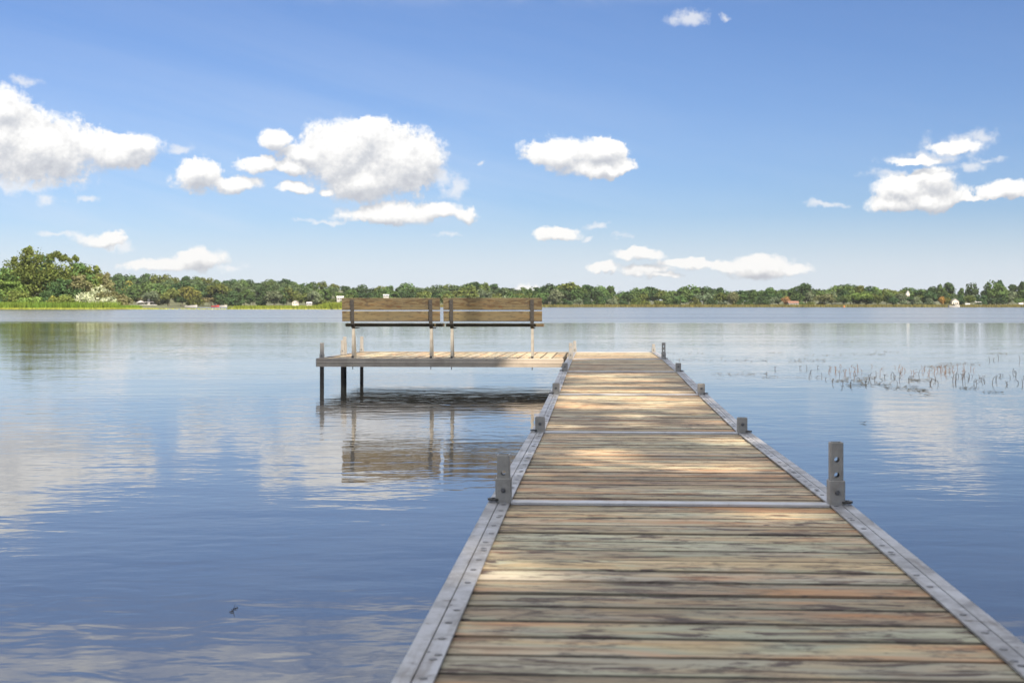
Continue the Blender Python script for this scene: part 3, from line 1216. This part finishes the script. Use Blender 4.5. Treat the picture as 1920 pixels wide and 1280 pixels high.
def zone(px):
    for a, b_, z in ((-999, 330, 'beyond the near left point'), (330, 460, 'behind the moored boats left of the reed bed'), (460, 640, 'over the reed bed left of the benches'),
                     (640, 830, 'beyond the left bench'), (830, 1018, 'beyond the right bench'), (1018, 1150, 'above the left edge of the dock end'), (1150, 1280, 'above the right edge of the dock end'),
                     (1280, 1400, 'right of the dock end, under the long low cloud'), (1400, 1470, 'just left of the red-roofed cottage'), (1470, 1580, 'right of the red-roofed cottage'), (1580, 1690, 'between the cottage and the white tower'),
                     (1690, 1770, 'beside the white tower'), (1770, 1840, 'behind the moored motorboat'), (1840, 9999, 'past the motorboat at the far end')):
        if a <= px < b_:
            return z


SHW = {'round': 'rounded', 'tall': 'tall', 'spread': 'spreading', 'shrub': 'bushy'}


def far_tree(px, top, Z, shape, colour, wide=1.0, label=None, var=None):
    x = (px - 960) * Z / F
    z0 = max(.1, far_h(x, Z))
    H = (HOR - top) * Z / F + CAM_Z - z0
    H = max(H, 2.5)
    var = random.randrange(4) if var is None else var
    c = COLS[colour]
    j = random.uniform(.82, 1.2)
    c = (c[0] * j * random.uniform(.92, 1.1), c[1] * j, c[2] * j)
    lab = label or f'{colour} {SHW[shape]} far-shore {"tree" if shape != "shrub" else "shrub"} {zone(px)}'
    sh = H * 1.05 / 10 / (.98 if shape != 'shrub' else .9)
    sw = max(.55, sh * wide * random.uniform(.85, 1.15))
    place(shape, var, (x, Z, z0), random.uniform(0, 6.28), (sw, sw, sh), c, lab, None if label else lab[:1].lower() + lab[1:])


# back row gives the skyline
px = 175.0
while px < 1990:
    tp = float(np.interp(px, PX, PY))
    left = px < 1000
    right_tall = px > 1750
    if right_tall:
        shape, colour = random.choice(['tall', 'tall', 'round']), random.choice(['dark green', 'dark green', 'mid green'])
    else:
        shape = random.choice(['round', 'round', 'spread', 'tall'])
        colour = random.choice(['dark green', 'mid green', 'mid green', 'olive green', 'dark green'])
    Z = random.uniform(735, 770) if not left else random.uniform(830, 880)
    far_tree(px, tp + random.uniform(-4.5, 3.5), Z, shape, colour, 1.15 if not right_tall else .72)
    px += random.uniform(14, 22) if not right_tall else random.uniform(14, 26)
# middle row, lower, in more varied greens
px = 165.0
while px < 1990:
    tp = float(np.interp(px, PX, PY))
    base = 573
    tp2 = tp + (base - tp) * random.uniform(.15, .38)
    shape = random.choice(['round', 'spread', 'round', 'tall'])
    colour = random.choice(['mid green', 'olive green', 'dark green', 'grey-green', 'mid green', 'dark green', 'yellowing' if random.random() < .4 else 'olive green'])
    if px > 1745 and random.random() < .45:
        px += 14
        continue
    far_tree(px, tp2, random.uniform(722, 742), shape, colour, 1.2)
    px += random.uniform(15, 24)
# front row along the water
px = 240.0
while px < 1990:
    tp = float(np.interp(px, PX, PY))
    tp3 = tp + (573 - tp) * random.uniform(.38, .72)
    shape = random.choice(['round', 'shrub', 'spread', 'shrub'])
    colour = random.choice(['mid green', 'olive green', 'dark green', 'dark green', 'grey-green', 'mid green', 'tan-leaved' if random.random() < .3 else 'dark green'])
    far_tree(px, tp3, random.uniform(706, 717), shape, colour, 1.25)
    px += random.uniform(17, 30)
# trees that stand out
far_tree(1548, 549, 703, 'spread', 'tan-leaved', 1.9, 'pale tan round-topped tree at the water right of the red-roofed cottage', 1)
far_tree(1473, 556, 703, 'round', 'rust-brown', 1.2, 'small rusty brown tree overhanging the red-roofed cottage', 2)
far_tree(1766, 556, 703, 'tall', 'orange-leaved', 1.1, 'small orange tree left of the moored motorboat', 0)
far_tree(1776, 558, 704, 'round', 'yellowing', 1.1, 'small yellowing tree beside the orange one on the far shore', 3)
far_tree(1374, 546, 706, 'round', 'tan-leaved', 1.1, 'tan tree halfway along the far shore between dock end and cottage', 0)
far_tree(1642, 537, 760, 'round', 'bright green', .8, 'vivid light green treetop on the skyline left of the white tower', 1)
far_tree(1610, 543, 712, 'spread', 'bright green', 1.4, 'broad lush green tree at the water between cottage and white tower', 2)
far_tree(1042, 541, 704, 'round', 'grey-green', 1.2, 'pale grey-green willow just right of the right bench back', 0)
far_tree(1150, 553, 704, 'shrub', 'grey-green', .9, 'small pale willow shrub on the shore above the dock end', 1)
far_tree(318, 536, 704, 'spread', 'olive green', 1.1, 'yellowish spreading tree right of the near left point', 0)
far_tree(352, 534, 708, 'spread', 'yellowing', 1.1, 'yellow-green tree among the darker wood behind the red boat', 1)
far_tree(285, 542, 703, 'spread', 'grey-green', 1.1, 'pale tree at the water right of the white tent', 3)
far_tree(590, 545, 704, 'round', 'grey-green', 1.3, 'large grey-green willow left of the white hillside house', 1)

# wooded hills behind: nobody could count these crowns
Q = []
pr = [crown_quads(10, 9.5, s_, 420, 1.25, 90 + i) for i, s_ in enumerate(('round', 'spread', 'round'))]
for i in range(560):
    Z = random.uniform(780, 1020)
    x = random.uniform(-.47, .47) * Z
    px = 960 + x * F / Z
    z0 = far_h(x, Z)
    tp = float(np.interp(px, PX, PY)) + random.uniform(1, 7) + (13 if px > 1745 else 0)
    Hh = min(13, (HOR - tp) * Z / F + CAM_Z - z0)
    if Hh < 3.5:
        continue
    a = random.uniform(0, 6.28)
    V = random.choice(pr) * (Hh / 10)
    R_ = np.array([[math.cos(a), -math.sin(a), 0], [math.sin(a), math.cos(a), 0], [0, 0, 1]])
    Q.append(V @ R_.T + np.array([x, Z, z0]))
me = quad_mesh('distant_woods', np.concatenate(Q), [m_leaf_far])
tag(link('distant_woods', me, None, (.085, .125, .060)), 'dense woods covering the low hills behind the far shore trees', 'woods', kind='stuff')

# ------------------------------------------------------------------ the near left point: trees and shrubs
def bank_tree(px, top, Z, shape, colour, wide, label, n=2600, leaf=.62, trunk=True, seed=0, name=None):
    x = (px - 960) * Z / F
    z0 = max(.05, left_h(x, Z))
    H = (HOR - top) * Z / F + CAM_Z - z0
    nm = name or ('shrub' if shape == 'shrub' else 'tree')
    root = empty(nm, (x, Z, z0), random.uniform(0, 6))
    tag(root, label, nm, 'trees and shrubs on the near left point')
    if trunk:
        trunk_geo(H, .16 if shape != 'shrub' else .08, seed + 1).build('trunk', m_bark, root)
    me = quad_mesh('crown', crown_quads(H * 1.09, wide * Z / F, shape, n, leaf, seed * 17 + 5), [m_leaf_mid])
    c = COLS[colour]
    j = random.uniform(.95, 1.15)
    link('crown', me, root, tuple(v * j * 1.25 for v in c))


BT = [(-30, 505, 352, 'round', 'dark green', 70, 'dark rounded tree at the left edge of the near point'),
      (8, 506, 348, 'round', 'mid green', 62, 'mid-green tree leftmost in view on the near point'),
      (36, 488, 352, 'round', 'olive green', 64, 'olive tree on the near point left of the tallest one'),
      (62, 468, 350, 'tall', 'olive green', 62, 'tallest tree on the near left point, with a peaked olive top'),
      (84, 482, 353, 'tall', 'dark green', 58, 'dark narrow tree just right of the tallest on the near point'),
      (100, 478, 351, 'round', 'olive green', 62, 'second tallest olive tree on the near left point'),
      (130, 485, 352, 'tall', 'olive green', 50, 'narrow olive tree with feathery top right of centre on the near point'),
      (150, 499, 350, 'round', 'mid green', 56, 'mid-green tree sloping down the right side of the near point'),
      (172, 502, 351, 'round', 'olive green', 54, 'loose olive tree above the pale willow shrubs'),
      (190, 516, 352, 'tall', 'tan-leaved', 40, 'thin tan tree at the right end of the point'),
      (20, 528, 345, 'round', 'bright green', 60, 'bright green low tree in front at the left of the point'),
      (122, 526, 345, 'round', 'dark green', 58, 'dark low tree in front at the middle of the point'),
      (150, 520, 347, 'tall', 'tan-leaved', 38, 'bare-looking tan tree in front of the middle of the point')]
for i, (px, tp, Z, sh, c, wd, lab) in enumerate(BT):
    bank_tree(px, tp, Z, 'ragged', c, wd * 1.4, lab, 3600, .58, True, i + 1)
BS = [(-10, 545, 342, 'dark green', 60, 'dark shrub at the left edge in front of the point trees'),
      (30, 541, 341.5, 'olive green', 54, 'large olive shrub in front under the tallest trees'),
      (62, 548, 341, 'bright green', 48, 'light green shrub between the olive shrubs'),
      (84, 546, 342, 'dark green', 44, 'small dark shrub near the middle of the point'),
      (101, 553, 340.5, 'yellowing', 34, 'small yellow shrub rising out of the reeds'),
      (125, 549, 341, 'olive green', 52, 'rounded olive shrub left of the pale willows'),
      (178, 533, 342, 'silver-leaved', 62, 'pale silvery willow shrub, the taller of two'),
      (200, 549, 341, 'silver-leaved', 50, 'low pale silvery willow shrub at the reeds'),
      (212, 536, 342.5, 'tan-leaved', 50, 'tan shrub with a pale top at the right end of the point'),
      (228, 552, 342, 'tan-leaved', 36, 'lowest tan shrub ending the point')]
for i, (px, tp, Z, c, wd, lab) in enumerate(BS):
    bank_tree(px, tp, Z, 'shrub', c, wd * 1.45, lab, 2400, .5, True, i + 40)

# ------------------------------------------------------------------ reeds and lily beds (stuff)
m_reed = foliage_mat('reed_blades', .25, .4, .35)


def blades(n, xf, yf, hf, wd):
    V = []
    for i in range(n):
        x, y = xf(), 0
        y = yf(x)
        h_ = hf(x)
        a = random.uniform(-.8, .8)
        w2 = wd * random.uniform(.6, 1.3) / 2
        lx, ly = random.uniform(-.25, .25) * h_, random.uniform(-.25, .25) * h_
        c, s = math.cos(a) * w2, math.sin(a) * w2
        V.append([(x - c, y - s, -.05), (x + c, y + s, -.05), (x + lx + c * .2, y + ly + s * .2, h_), (x + lx - c * .2, y + ly - s * .2, h_)])
    return np.array(V)


def X_of(px, Z):
    return (px - 960) * Z / F


V = blades(9000, lambda: random.uniform(X_of(-120, 338), X_of(262, 338)), lambda x: random.uniform(334, 340.5), lambda x: random.uniform(.9, 1.9) * (1 if x < X_of(225, 338) else .55), .22)
tag(link('reeds', quad_mesh('reeds', V, [m_reed]), None, (.16, .24, .045)), 'bright green reeds fringing the near left point', 'reeds', kind='stuff')
V = blades(5200, lambda: X_of(440 + 285 * random.random() ** .8, 345), lambda x: random.uniform(334, 356), lambda x: random.uniform(.5, 1.0) + .8 * smooth01((x - X_of(590, 345)) / 5), .24)
tag(link('reeds', quad_mesh('reeds', V, [m_reed]), None, (.20, .24, .05)), 'low yellow-green reed bed behind the left bench', 'reeds', kind='stuff')
V = blades(9500, lambda: random.uniform(X_of(740, 680), X_of(2150, 680)), lambda x: random.uniform(668, 692), lambda x: random.uniform(.6, 1.5), .6)
tag(link('reeds', quad_mesh('reeds', V, [m_reed]), None, (.17, .155, .055)), 'thin tan and green reeds along the far shore', 'reeds', kind='stuff')


def pads(n, xf, yf, sz):
    V = []
    for i in range(n):
        x = xf()
        y = yf(x)
        s = sz * random.uniform(.5, 1.3)
        z = .02 + random.random() * .10
        tl = random.uniform(-.12, .12) * s
        V.append([(x - s, y - s * .6, z - tl), (x + s, y - s * .6, z), (x + s, y + s * .6, z + tl), (x - s, y + s * .6, z)])
    return np.array(V)


V = np.concatenate([pads(3000, lambda: random.uniform(X_of(-140, 332), X_of(290, 332)), lambda x: random.uniform(322, 335), .42),
                    blades(5200, lambda: random.uniform(X_of(-140, 332), X_of(300, 332)), lambda x: random.uniform(324, 334), lambda x: random.uniform(.12, .34), .5),
                    blades(500, lambda: X_of(250 + 420 * random.random(), 332), lambda x: random.uniform(324, 334), lambda x: random.uniform(.08, .3), .5)])
tag(link('lily_pads', quad_mesh('lily_pads', V, [m_reed]), None, (.40, .42, .10)), 'yellow-green lily pads floating along the reed edge', 'lily pads', kind='stuff')

# ------------------------------------------------------------------ houses, boats
m_white = plain_mat('white_paint', (.40, .395, .38), .6, 0, .10, .5)
m_cream = plain_mat('cream_siding', (.62, .58, .52), .7, 0, .06, .5)
m_redroof = plain_mat('red_brown_roof', (.22, .12, .085), .85, 0, .2, .8)
m_greyroof = plain_mat('grey_roof', (.20, .19, .19), .85, 0, .2, .8)
m_paleroof = plain_mat('pale_roof', (.55, .55, .56), .7, 0, .1, .8)
m_glass = plain_mat('dark_window', (.03, .035, .04), .15)
m_red = plain_mat('red_hull', (.36, .06, .05), .5)
m_blueg = plain_mat('grey_hull', (.22, .23, .25), .4)


def house(px, Z, base_py, wpx, hpx, roof, label, wallm=None, gable=False, cat='house', name='house', ground=None):
    x = X_of(px, Z)
    z0 = max(.2, far_h(x, Z)) if ground is None else ground
    zb = CAM_Z - (base_py - HOR) * Z / F
    w_, h_ = wpx * .85 * Z / F, hpx * .85 * Z / F
    root = empty(name, (x, Z, min(z0, zb) - .1))
    tag(root, label, cat)
    zz = zb - (min(z0, zb) - .1)
    d_ = w_ * .8
    wallm = wallm or m_white
    eh = h_ * .62
    g = Geo()
    g.box((-w_ / 2, -d_ / 2, 0), (w_ / 2, d_ / 2, zz + eh))
    rh = zz + h_
    if gable:
        g.add([(-w_ / 2, -d_ / 2 , zz + eh), (w_ / 2, -d_ / 2, zz + eh), (0, -d_ / 2, rh), (-w_ / 2, d_ / 2, zz + eh), (w_ / 2, d_ / 2, zz + eh), (0, d_ / 2, rh)], [(0, 1, 2), (3, 5, 4), (0, 2, 5, 3), (1, 4, 5, 2)])
    g.build('wall', wallm, root)
    g = Geo()
    o_ = w_ * .06
    t_ = h_ * .06
    e2 = zz + eh - .02
    if gable:
        for sg in (-1, 1):
            a = [(sg * (w_ / 2 + o_), e2 - o_ * .5), (0, rh), (0, rh + t_), (sg * (w_ / 2 + o_), e2 - o_ * .5 + t_)]
            g.loft([[(q[0], -d_ / 2 - o_, q[1]) for q in a], [(q[0], d_ / 2 + o_, q[1]) for q in a]])
    else:
        g.loft([[(xx, -d_ / 2 - o_, e2), (xx, d_ / 2 + o_, e2), (xx, 0, rh)] for xx in (-w_ / 2 - o_, w_ / 2 + o_)])
    g.build('roof', roof, root)
    for q in (-.28, .05, .3):
        g = Geo()
        ww = w_ * .075
        g.box((q * w_ - ww, -d_ / 2 - .03, zz + eh * .35), (q * w_ + ww, -d_ / 2 + .02, zz + eh * .75))
        g.build('window', m_glass, root)
    return root


house(638, 712, 563, 14, 9.5, m_paleroof, 'white hillside house just left of the left bench')
house(580, 700, 572, 11, 7, m_paleroof, 'small white boathouse behind the reed bed')
house(554, 704, 571, 13, 9, m_greyroof, 'pinkish grey cottage left of the white boathouse', m_cream, True)
house(724, 726, 556.5, 12, 5.5, m_paleroof, 'white house peeping over the left bench back')
house(1487, 697, 574.5, 21, 12, m_redroof, 'white cottage with red-brown roof on the far shore', gable=False)
house(1790, 702, 573, 15, 15, m_greyroof, 'grey gabled house behind the moored motorboat', m_cream, True)
house(1814, 700, 573.5, 9, 5.5, m_paleroof, 'little white shed right of the grey gabled house')
house(1914, 700, 573, 9, 6, m_paleroof, 'white shed at the far right end of the shore')
house(1702, 742, 561, 7, 18, m_paleroof, 'tall narrow white tower among the trees', cat='tower', name='tower', gable=True, wallm=m_cream)
house(279, 702, 567, 5, 10, m_greyroof, 'narrow white house front among dark trees by the boats', gable=True)

# white party tent / canopy roof by the boats
x = X_of(264, 698)
tent = empty('canopy_tent', (x, 698, max(.2, far_h(x, 698))))
tag(tent, 'white peaked canopy tent at the water by the pontoon boat', 'tent')
g = Geo()
g.loft([[(-1.7, -1.7, 2.0), (1.7, -1.7, 2.0), (1.7, 1.7, 2.0), (-1.7, 1.7, 2.0)], [(-1.6, -1.6, 2.2), (1.6, -1.6, 2.2), (1.6, 1.6, 2.2), (-1.6, 1.6, 2.2)], [(-.1, -.1, 3.1), (.1, -.1, 3.1), (.1, .1, 3.1), (-.1, .1, 3.1)]])
g.build('roof', m_white, tent)
for a, b_ in ((-1.5, -1.5), (1.5, -1.5), (1.5, 1.5), (-1.5, 1.5)):
    g = Geo()
    g.tube([(a, b_, -.3), (a, b_, 2.02)], .04, 6)
    g.build('leg', m_blueg, tent)


def boat(px, Z, L, hullm, label, kind='motor', rz=0.0):
    root = empty('boat', (X_of(px, Z), Z, 0), rz)
    tag(root, label, 'boat')
    if kind == 'pontoon':
        for y in (-.9, .9):
            g = Geo()
            g.tube([(-L / 2, y, .18), (-L / 2 + .5, y, .15), (L / 2 - .6, y, .15), (L / 2, y, .3)], [.1, .3, .3, .06], 10)
            g.build('pontoon', m_blueg, root)
        g = Geo()
        g.box((-L / 2 + .2, -1.2, .42), (L / 2 - .3, 1.2, .52))
        g.build('deck', m_blueg, root)
        g = Geo()
        for y in (-1.17, 1.14):
            g.box((-L / 2 + .25, y, .521), (L / 2 - .35, y + .03, 1.25))
        g.build('side_panel', hullm, root)
        g = Geo()
        g.loft([[(-L / 2 + .8, yy, zz) for yy, zz in ((-1.15, 2.35), (0, 2.55), (1.15, 2.35), (1.15, 2.42), (0, 2.62), (-1.15, 2.42))], [(L / 2 - 1.6, yy, zz) for yy, zz in ((-1.15, 2.35), (0, 2.55), (1.15, 2.35), (1.15, 2.42), (0, 2.62), (-1.15, 2.42))]])
        g.build('canopy', m_greyroof if hullm is m_white else m_white, root)
        g = Geo()
        for xx in (-L / 2 + .9, L / 2 - 1.7):
            for y in (-1.1, 1.1):
                g.tube([(xx, y, .5), (xx, y, 2.4)], .03, 5)
        g.build('canopy_frame', m_blueg, root)
    else:
        g = Geo()
        rings = []
        for q in np.linspace(0, 1, 9):
            xx = -L / 2 + q * L
            bw = .9 * (1 - max(0, (q - .45) / .55) ** 2.2) + .02
            sh = .75 + .35 * q * q
            rings.append([(xx, 0, -.15 + .35 * max(0, q - .7)), (xx, bw * .75, 0.05), (xx, bw, sh), (xx, bw * .85, sh - .02), (xx, -bw * .85, sh - .02), (xx, -bw, sh), (xx, -bw * .75, 0.05)])
        g.loft(rings)
        g.build('hull', hullm, root)
        g = Geo()
        g.add([(-.1, -.8, .85), (-.1, .8, .85), (.5, .7, .95), (.5, -.7, .95), (-.5, -.72, 1.45), (-.5, .72, 1.45)], [(0, 1, 5, 4), (1, 2, 5), (0, 4, 3), (2, 3, 4, 5), (0, 3, 2, 1)])
        g.build('windscreen', m_glass, root)
        g = Geo()
        g.box((-L / 2 - .35, -.22, .35), (-L / 2 + .05, .22, 1.15))
        g.build('outboard_motor', m_dark, root)
    return root


boat(278, 690, 8.5, m_white, 'white pontoon boat with dark canopy moored off the near point', 'pontoon', .1)
boat(358, 690, 6.0, m_white, 'white open motorboat moored left of the red boat', 'motor', .2)
boat(404, 688, 3.8, m_red, 'red boat moored on the far left shore', 'motor', -.1)
boat(416, 690, 5.0, m_white, 'white motorboat just right of the red boat', 'motor', .1)
boat(1789, 664, 5.6, m_white, 'white motorboat moored at the far right shore', 'motor', .15)
boat(1835, 690, 5.5, m_blueg, 'grey covered pontoon boat right of the white motorboat', 'pontoon', 0)
bu = Geo()
bu.loft([[(.28 * math.cos(a) * r, .28 * math.sin(a) * r, z) for a in np.linspace(0, 2 * PI, 10, endpoint=False)] for r, z in ((.3, -.2), (1, .0), (1, .25), (.55, .5), (.2, .85), (.15, 1.0))])
m_orange = plain_mat('orange_plastic', (.75, .22, .05), .5)
o = bu.build('buoy', m_orange, smooth=True)
o.location = (X_of(1583, 640), 640, 0)
tag(o, 'orange buoy off the far shore between cottage and tower', 'buoy')

# ------------------------------------------------------------------ dead water-plant stalks and floating weed on the right
m_stalk = plain_mat('dead_stalk_brown', (.030, .021, .015), .8, 0, .4, 8)
m_stalk_r = plain_mat('reddish_dead_stalk', (.17, .095, .055), .8, 0, .35, 8)
m_weed = plain_mat('floating_weed', (.075, .058, .026), .8, 0, .5, 6)


def stalk_mesh(i, red):
    rr = random.Random(i * 13 + 5 + red)
    g = Geo()
    h_ = rr.uniform(.10, .26)
    d = rr.choice((-1, 1))
    if i % 4 == 0:
        pts = [(0, 0, -.1), (rr.uniform(-.01, .01), 0, h_ * .5), (rr.uniform(-.03, .03), 0, h_)]
    elif i % 4 == 1:
        pts = [(0, 0, -.1), (.03 * d, 0, h_ * .6), (.075 * d, .01, h_)]
    elif i % 4 == 2:
        pts = [(0, 0, -.1), (.05 * d, 0, h_ * .4), (.13 * d, 0, h_ * .75)]
    else:
        pts = [(0, 0, -.1), (-.02 * d, 0, h_ * .5), (.03 * d, .01, h_ * 1.1)]
    n = len(pts)
    g.tube(pts, [.0085 - .003 * k / n for k in range(n)], 5)
    if rr.random() < .6:
        b_ = Vector(pts[1])
        g.tube([b_, b_ + Vector((rr.uniform(-.06, .06), rr.uniform(-.02, .02), rr.uniform(-.03, .06)))], [.006, .012], 5)
    return g


SM = {}
for red in (0, 1):
    for i in range(8):
        o = stalk_mesh(i, red).build('dead_stalk', m_stalk_r if red else m_stalk)
        SM[red, i] = [o, False]


def stalk(px, py, red, i, sc=1.0):
    Z = CAM_Z * F / (py - HOR)
    o, used = SM[red, i]
    if used:
        o = o.copy()
        COL.objects.link(o)
    else:
        SM[red, i][1] = True
    o.location = (X_of(px, Z), Z, 0)
    o.rotation_euler = (0, 0, random.uniform(-.5, .5) + (PI if random.random() < .5 else 0))
    sc *= .29
    o.scale = (sc * 1.25, sc * 1.25, sc)
    if red:
        tag(o, 'reddish-brown dead stalk in the denser row of water plants', 'stalk', 'reddish dead stalks in the water')
    elif px < 1560:
        tag(o, 'scattered dark dead stalk in open water near the dock end', 'stalk', 'scattered dead stalks near the dock')
    elif px < 1780:
        tag(o, 'dark bent dead stalk in front of the reddish row', 'stalk', 'dark dead stalks before the reddish row')
    else:
        tag(o, 'dark dead stalk crowded at the right edge of the weed bed', 'stalk', 'dead stalks at the right edge')


for i in range(64):
    r_ = random.random()
    px = random.choice([random.gauss(1585, 18), random.gauss(1700, 16), random.gauss(1755, 22), random.gauss(1775, 25), random.uniform(1560, 1825)])
    stalk(px, random.uniform(686, 703), 1, random.randrange(8), random.uniform(.8, 1.3))
for px, py in [(1437, 703), (1452, 692), (1500, 690), (1512, 691), (1533, 689), (1518, 706), (1530, 708), (1541, 705), (1547, 712), (1580, 727), (1519, 699), (1556, 690)]:
    stalk(px, py, 0, random.randrange(8), random.uniform(.8, 1.3))
for i in range(34):
    stalk(random.gauss(1660, 60) if i % 3 else random.uniform(1565, 1775), random.uniform(702, 722), 0, random.randrange(8), random.uniform(.8, 1.4))
for i in range(38):
    stalk(random.uniform(1785, 1940), random.uniform(704, 722), 0, random.randrange(8), random.uniform(.8, 1.35))
for px, py in [(1855, 676), (1862, 675), (1872, 672), (1913, 675), (1907, 700), (1900, 698)]:
    stalk(px, py, 0, random.randrange(8), 1.2)

V = []
for (px0, px1, py, dens_, th) in [(1250, 1320, 662, 40, .5), (1255, 1330, 675, 80, 1), (1330, 1400, 676, 60, 1), (1330, 1390, 702, 40, 1), (1385, 1440, 701, 50, 1), (1400, 1440, 676, 40, 1), (1440, 1470, 661, 24, .5), (1480, 1550, 676, 120, 1.5), (1500, 1580, 666, 40, .6),
                                  (1600, 1660, 664, 50, .7), (1640, 1690, 659, 50, .7), (1730, 1780, 687, 90, 1.5), (1760, 1840, 682, 140, 2), (1850, 1890, 663, 60, .8), (1850, 1880, 654, 40, .6), (1580, 1640, 709, 70, 1), (1590, 1670, 721, 140, 1.6),
                                  (1660, 1720, 727, 90, 1.5), (1700, 1740, 732, 80, 1), (1700, 1760, 713, 80, 1), (1800, 1835, 728, 50, 1), (1840, 1880, 735, 40, 1), (1560, 1590, 714, 60, 1), (1600, 1625, 714, 60, 1),
                                  (1430, 1560, 707, 60, 1), (1540, 1560, 641, 20, .5), (1580, 1610, 641, 26, .5), (1700, 1760, 740, 30, 1), (1560, 1800, 700, 120, 8), (1612, 1624, 793, 8, .3)]:
    for i in range(dens_):
        q = random.random()
        px = px0 + (px1 - px0) * q
        Z = CAM_Z * F / (py + random.gauss(0, 1) * th - HOR)
        x = X_of(px, Z)
        if random.random() < .35:
            continue
        s = random.uniform(.010, .034)
        z = random.uniform(.001, .010)
        a = random.uniform(-.4, .4)
        c, sn = math.cos(a) * s, math.sin(a) * s
        V.append([(x - c, Z - sn, z), (x + sn * .4, Z - s * .35, z + .003), (x + c, Z + sn, z + random.uniform(0, .015)), (x - sn * .4, Z + s * .35, z + .002)])
tag(link('floating_weeds', quad_mesh('floating_weeds', np.array(V), [m_weed]), None), 'thin brown mats of weed floating right of the dock', 'weeds', kind='stuff')

# dark sprig afloat in the left foreground
g = Geo()
Zs = CAM_Z * F / (1145 - HOR)
g.tube([(0, 0, -.05), (.004, .0, .012), (.012, 0, .03)], [.0022, .002, .001], 5)
for dx, dy, r_, s in ((.0, .05, .3, .012), (-.004, -.03, -.2, .013), (.005, .085, .1, .006), (-.01, .015, .4, .006)):
    c, sn = math.cos(r_) * s, math.sin(r_) * s
    g.loft([[(dx - c, dy - sn, .0015), (dx + sn * .4, dy - s * .4, .0015), (dx + c, dy + sn, .0015), (dx - sn * .4, dy + s * .4, .0015)], [(dx - c, dy - sn, .004), (dx + sn * .4, dy - s * .4, .004), (dx + c, dy + sn, .006), (dx - sn * .4, dy + s * .4, .004)]])
o = g.build('water_sprig', m_stalk)
o.location = (X_of(437, Zs), Zs, 0)
o.scale = (.5, .6, .7)
tag(o, 'small dark sprig of leaves afloat alone in the left foreground', 'plant')
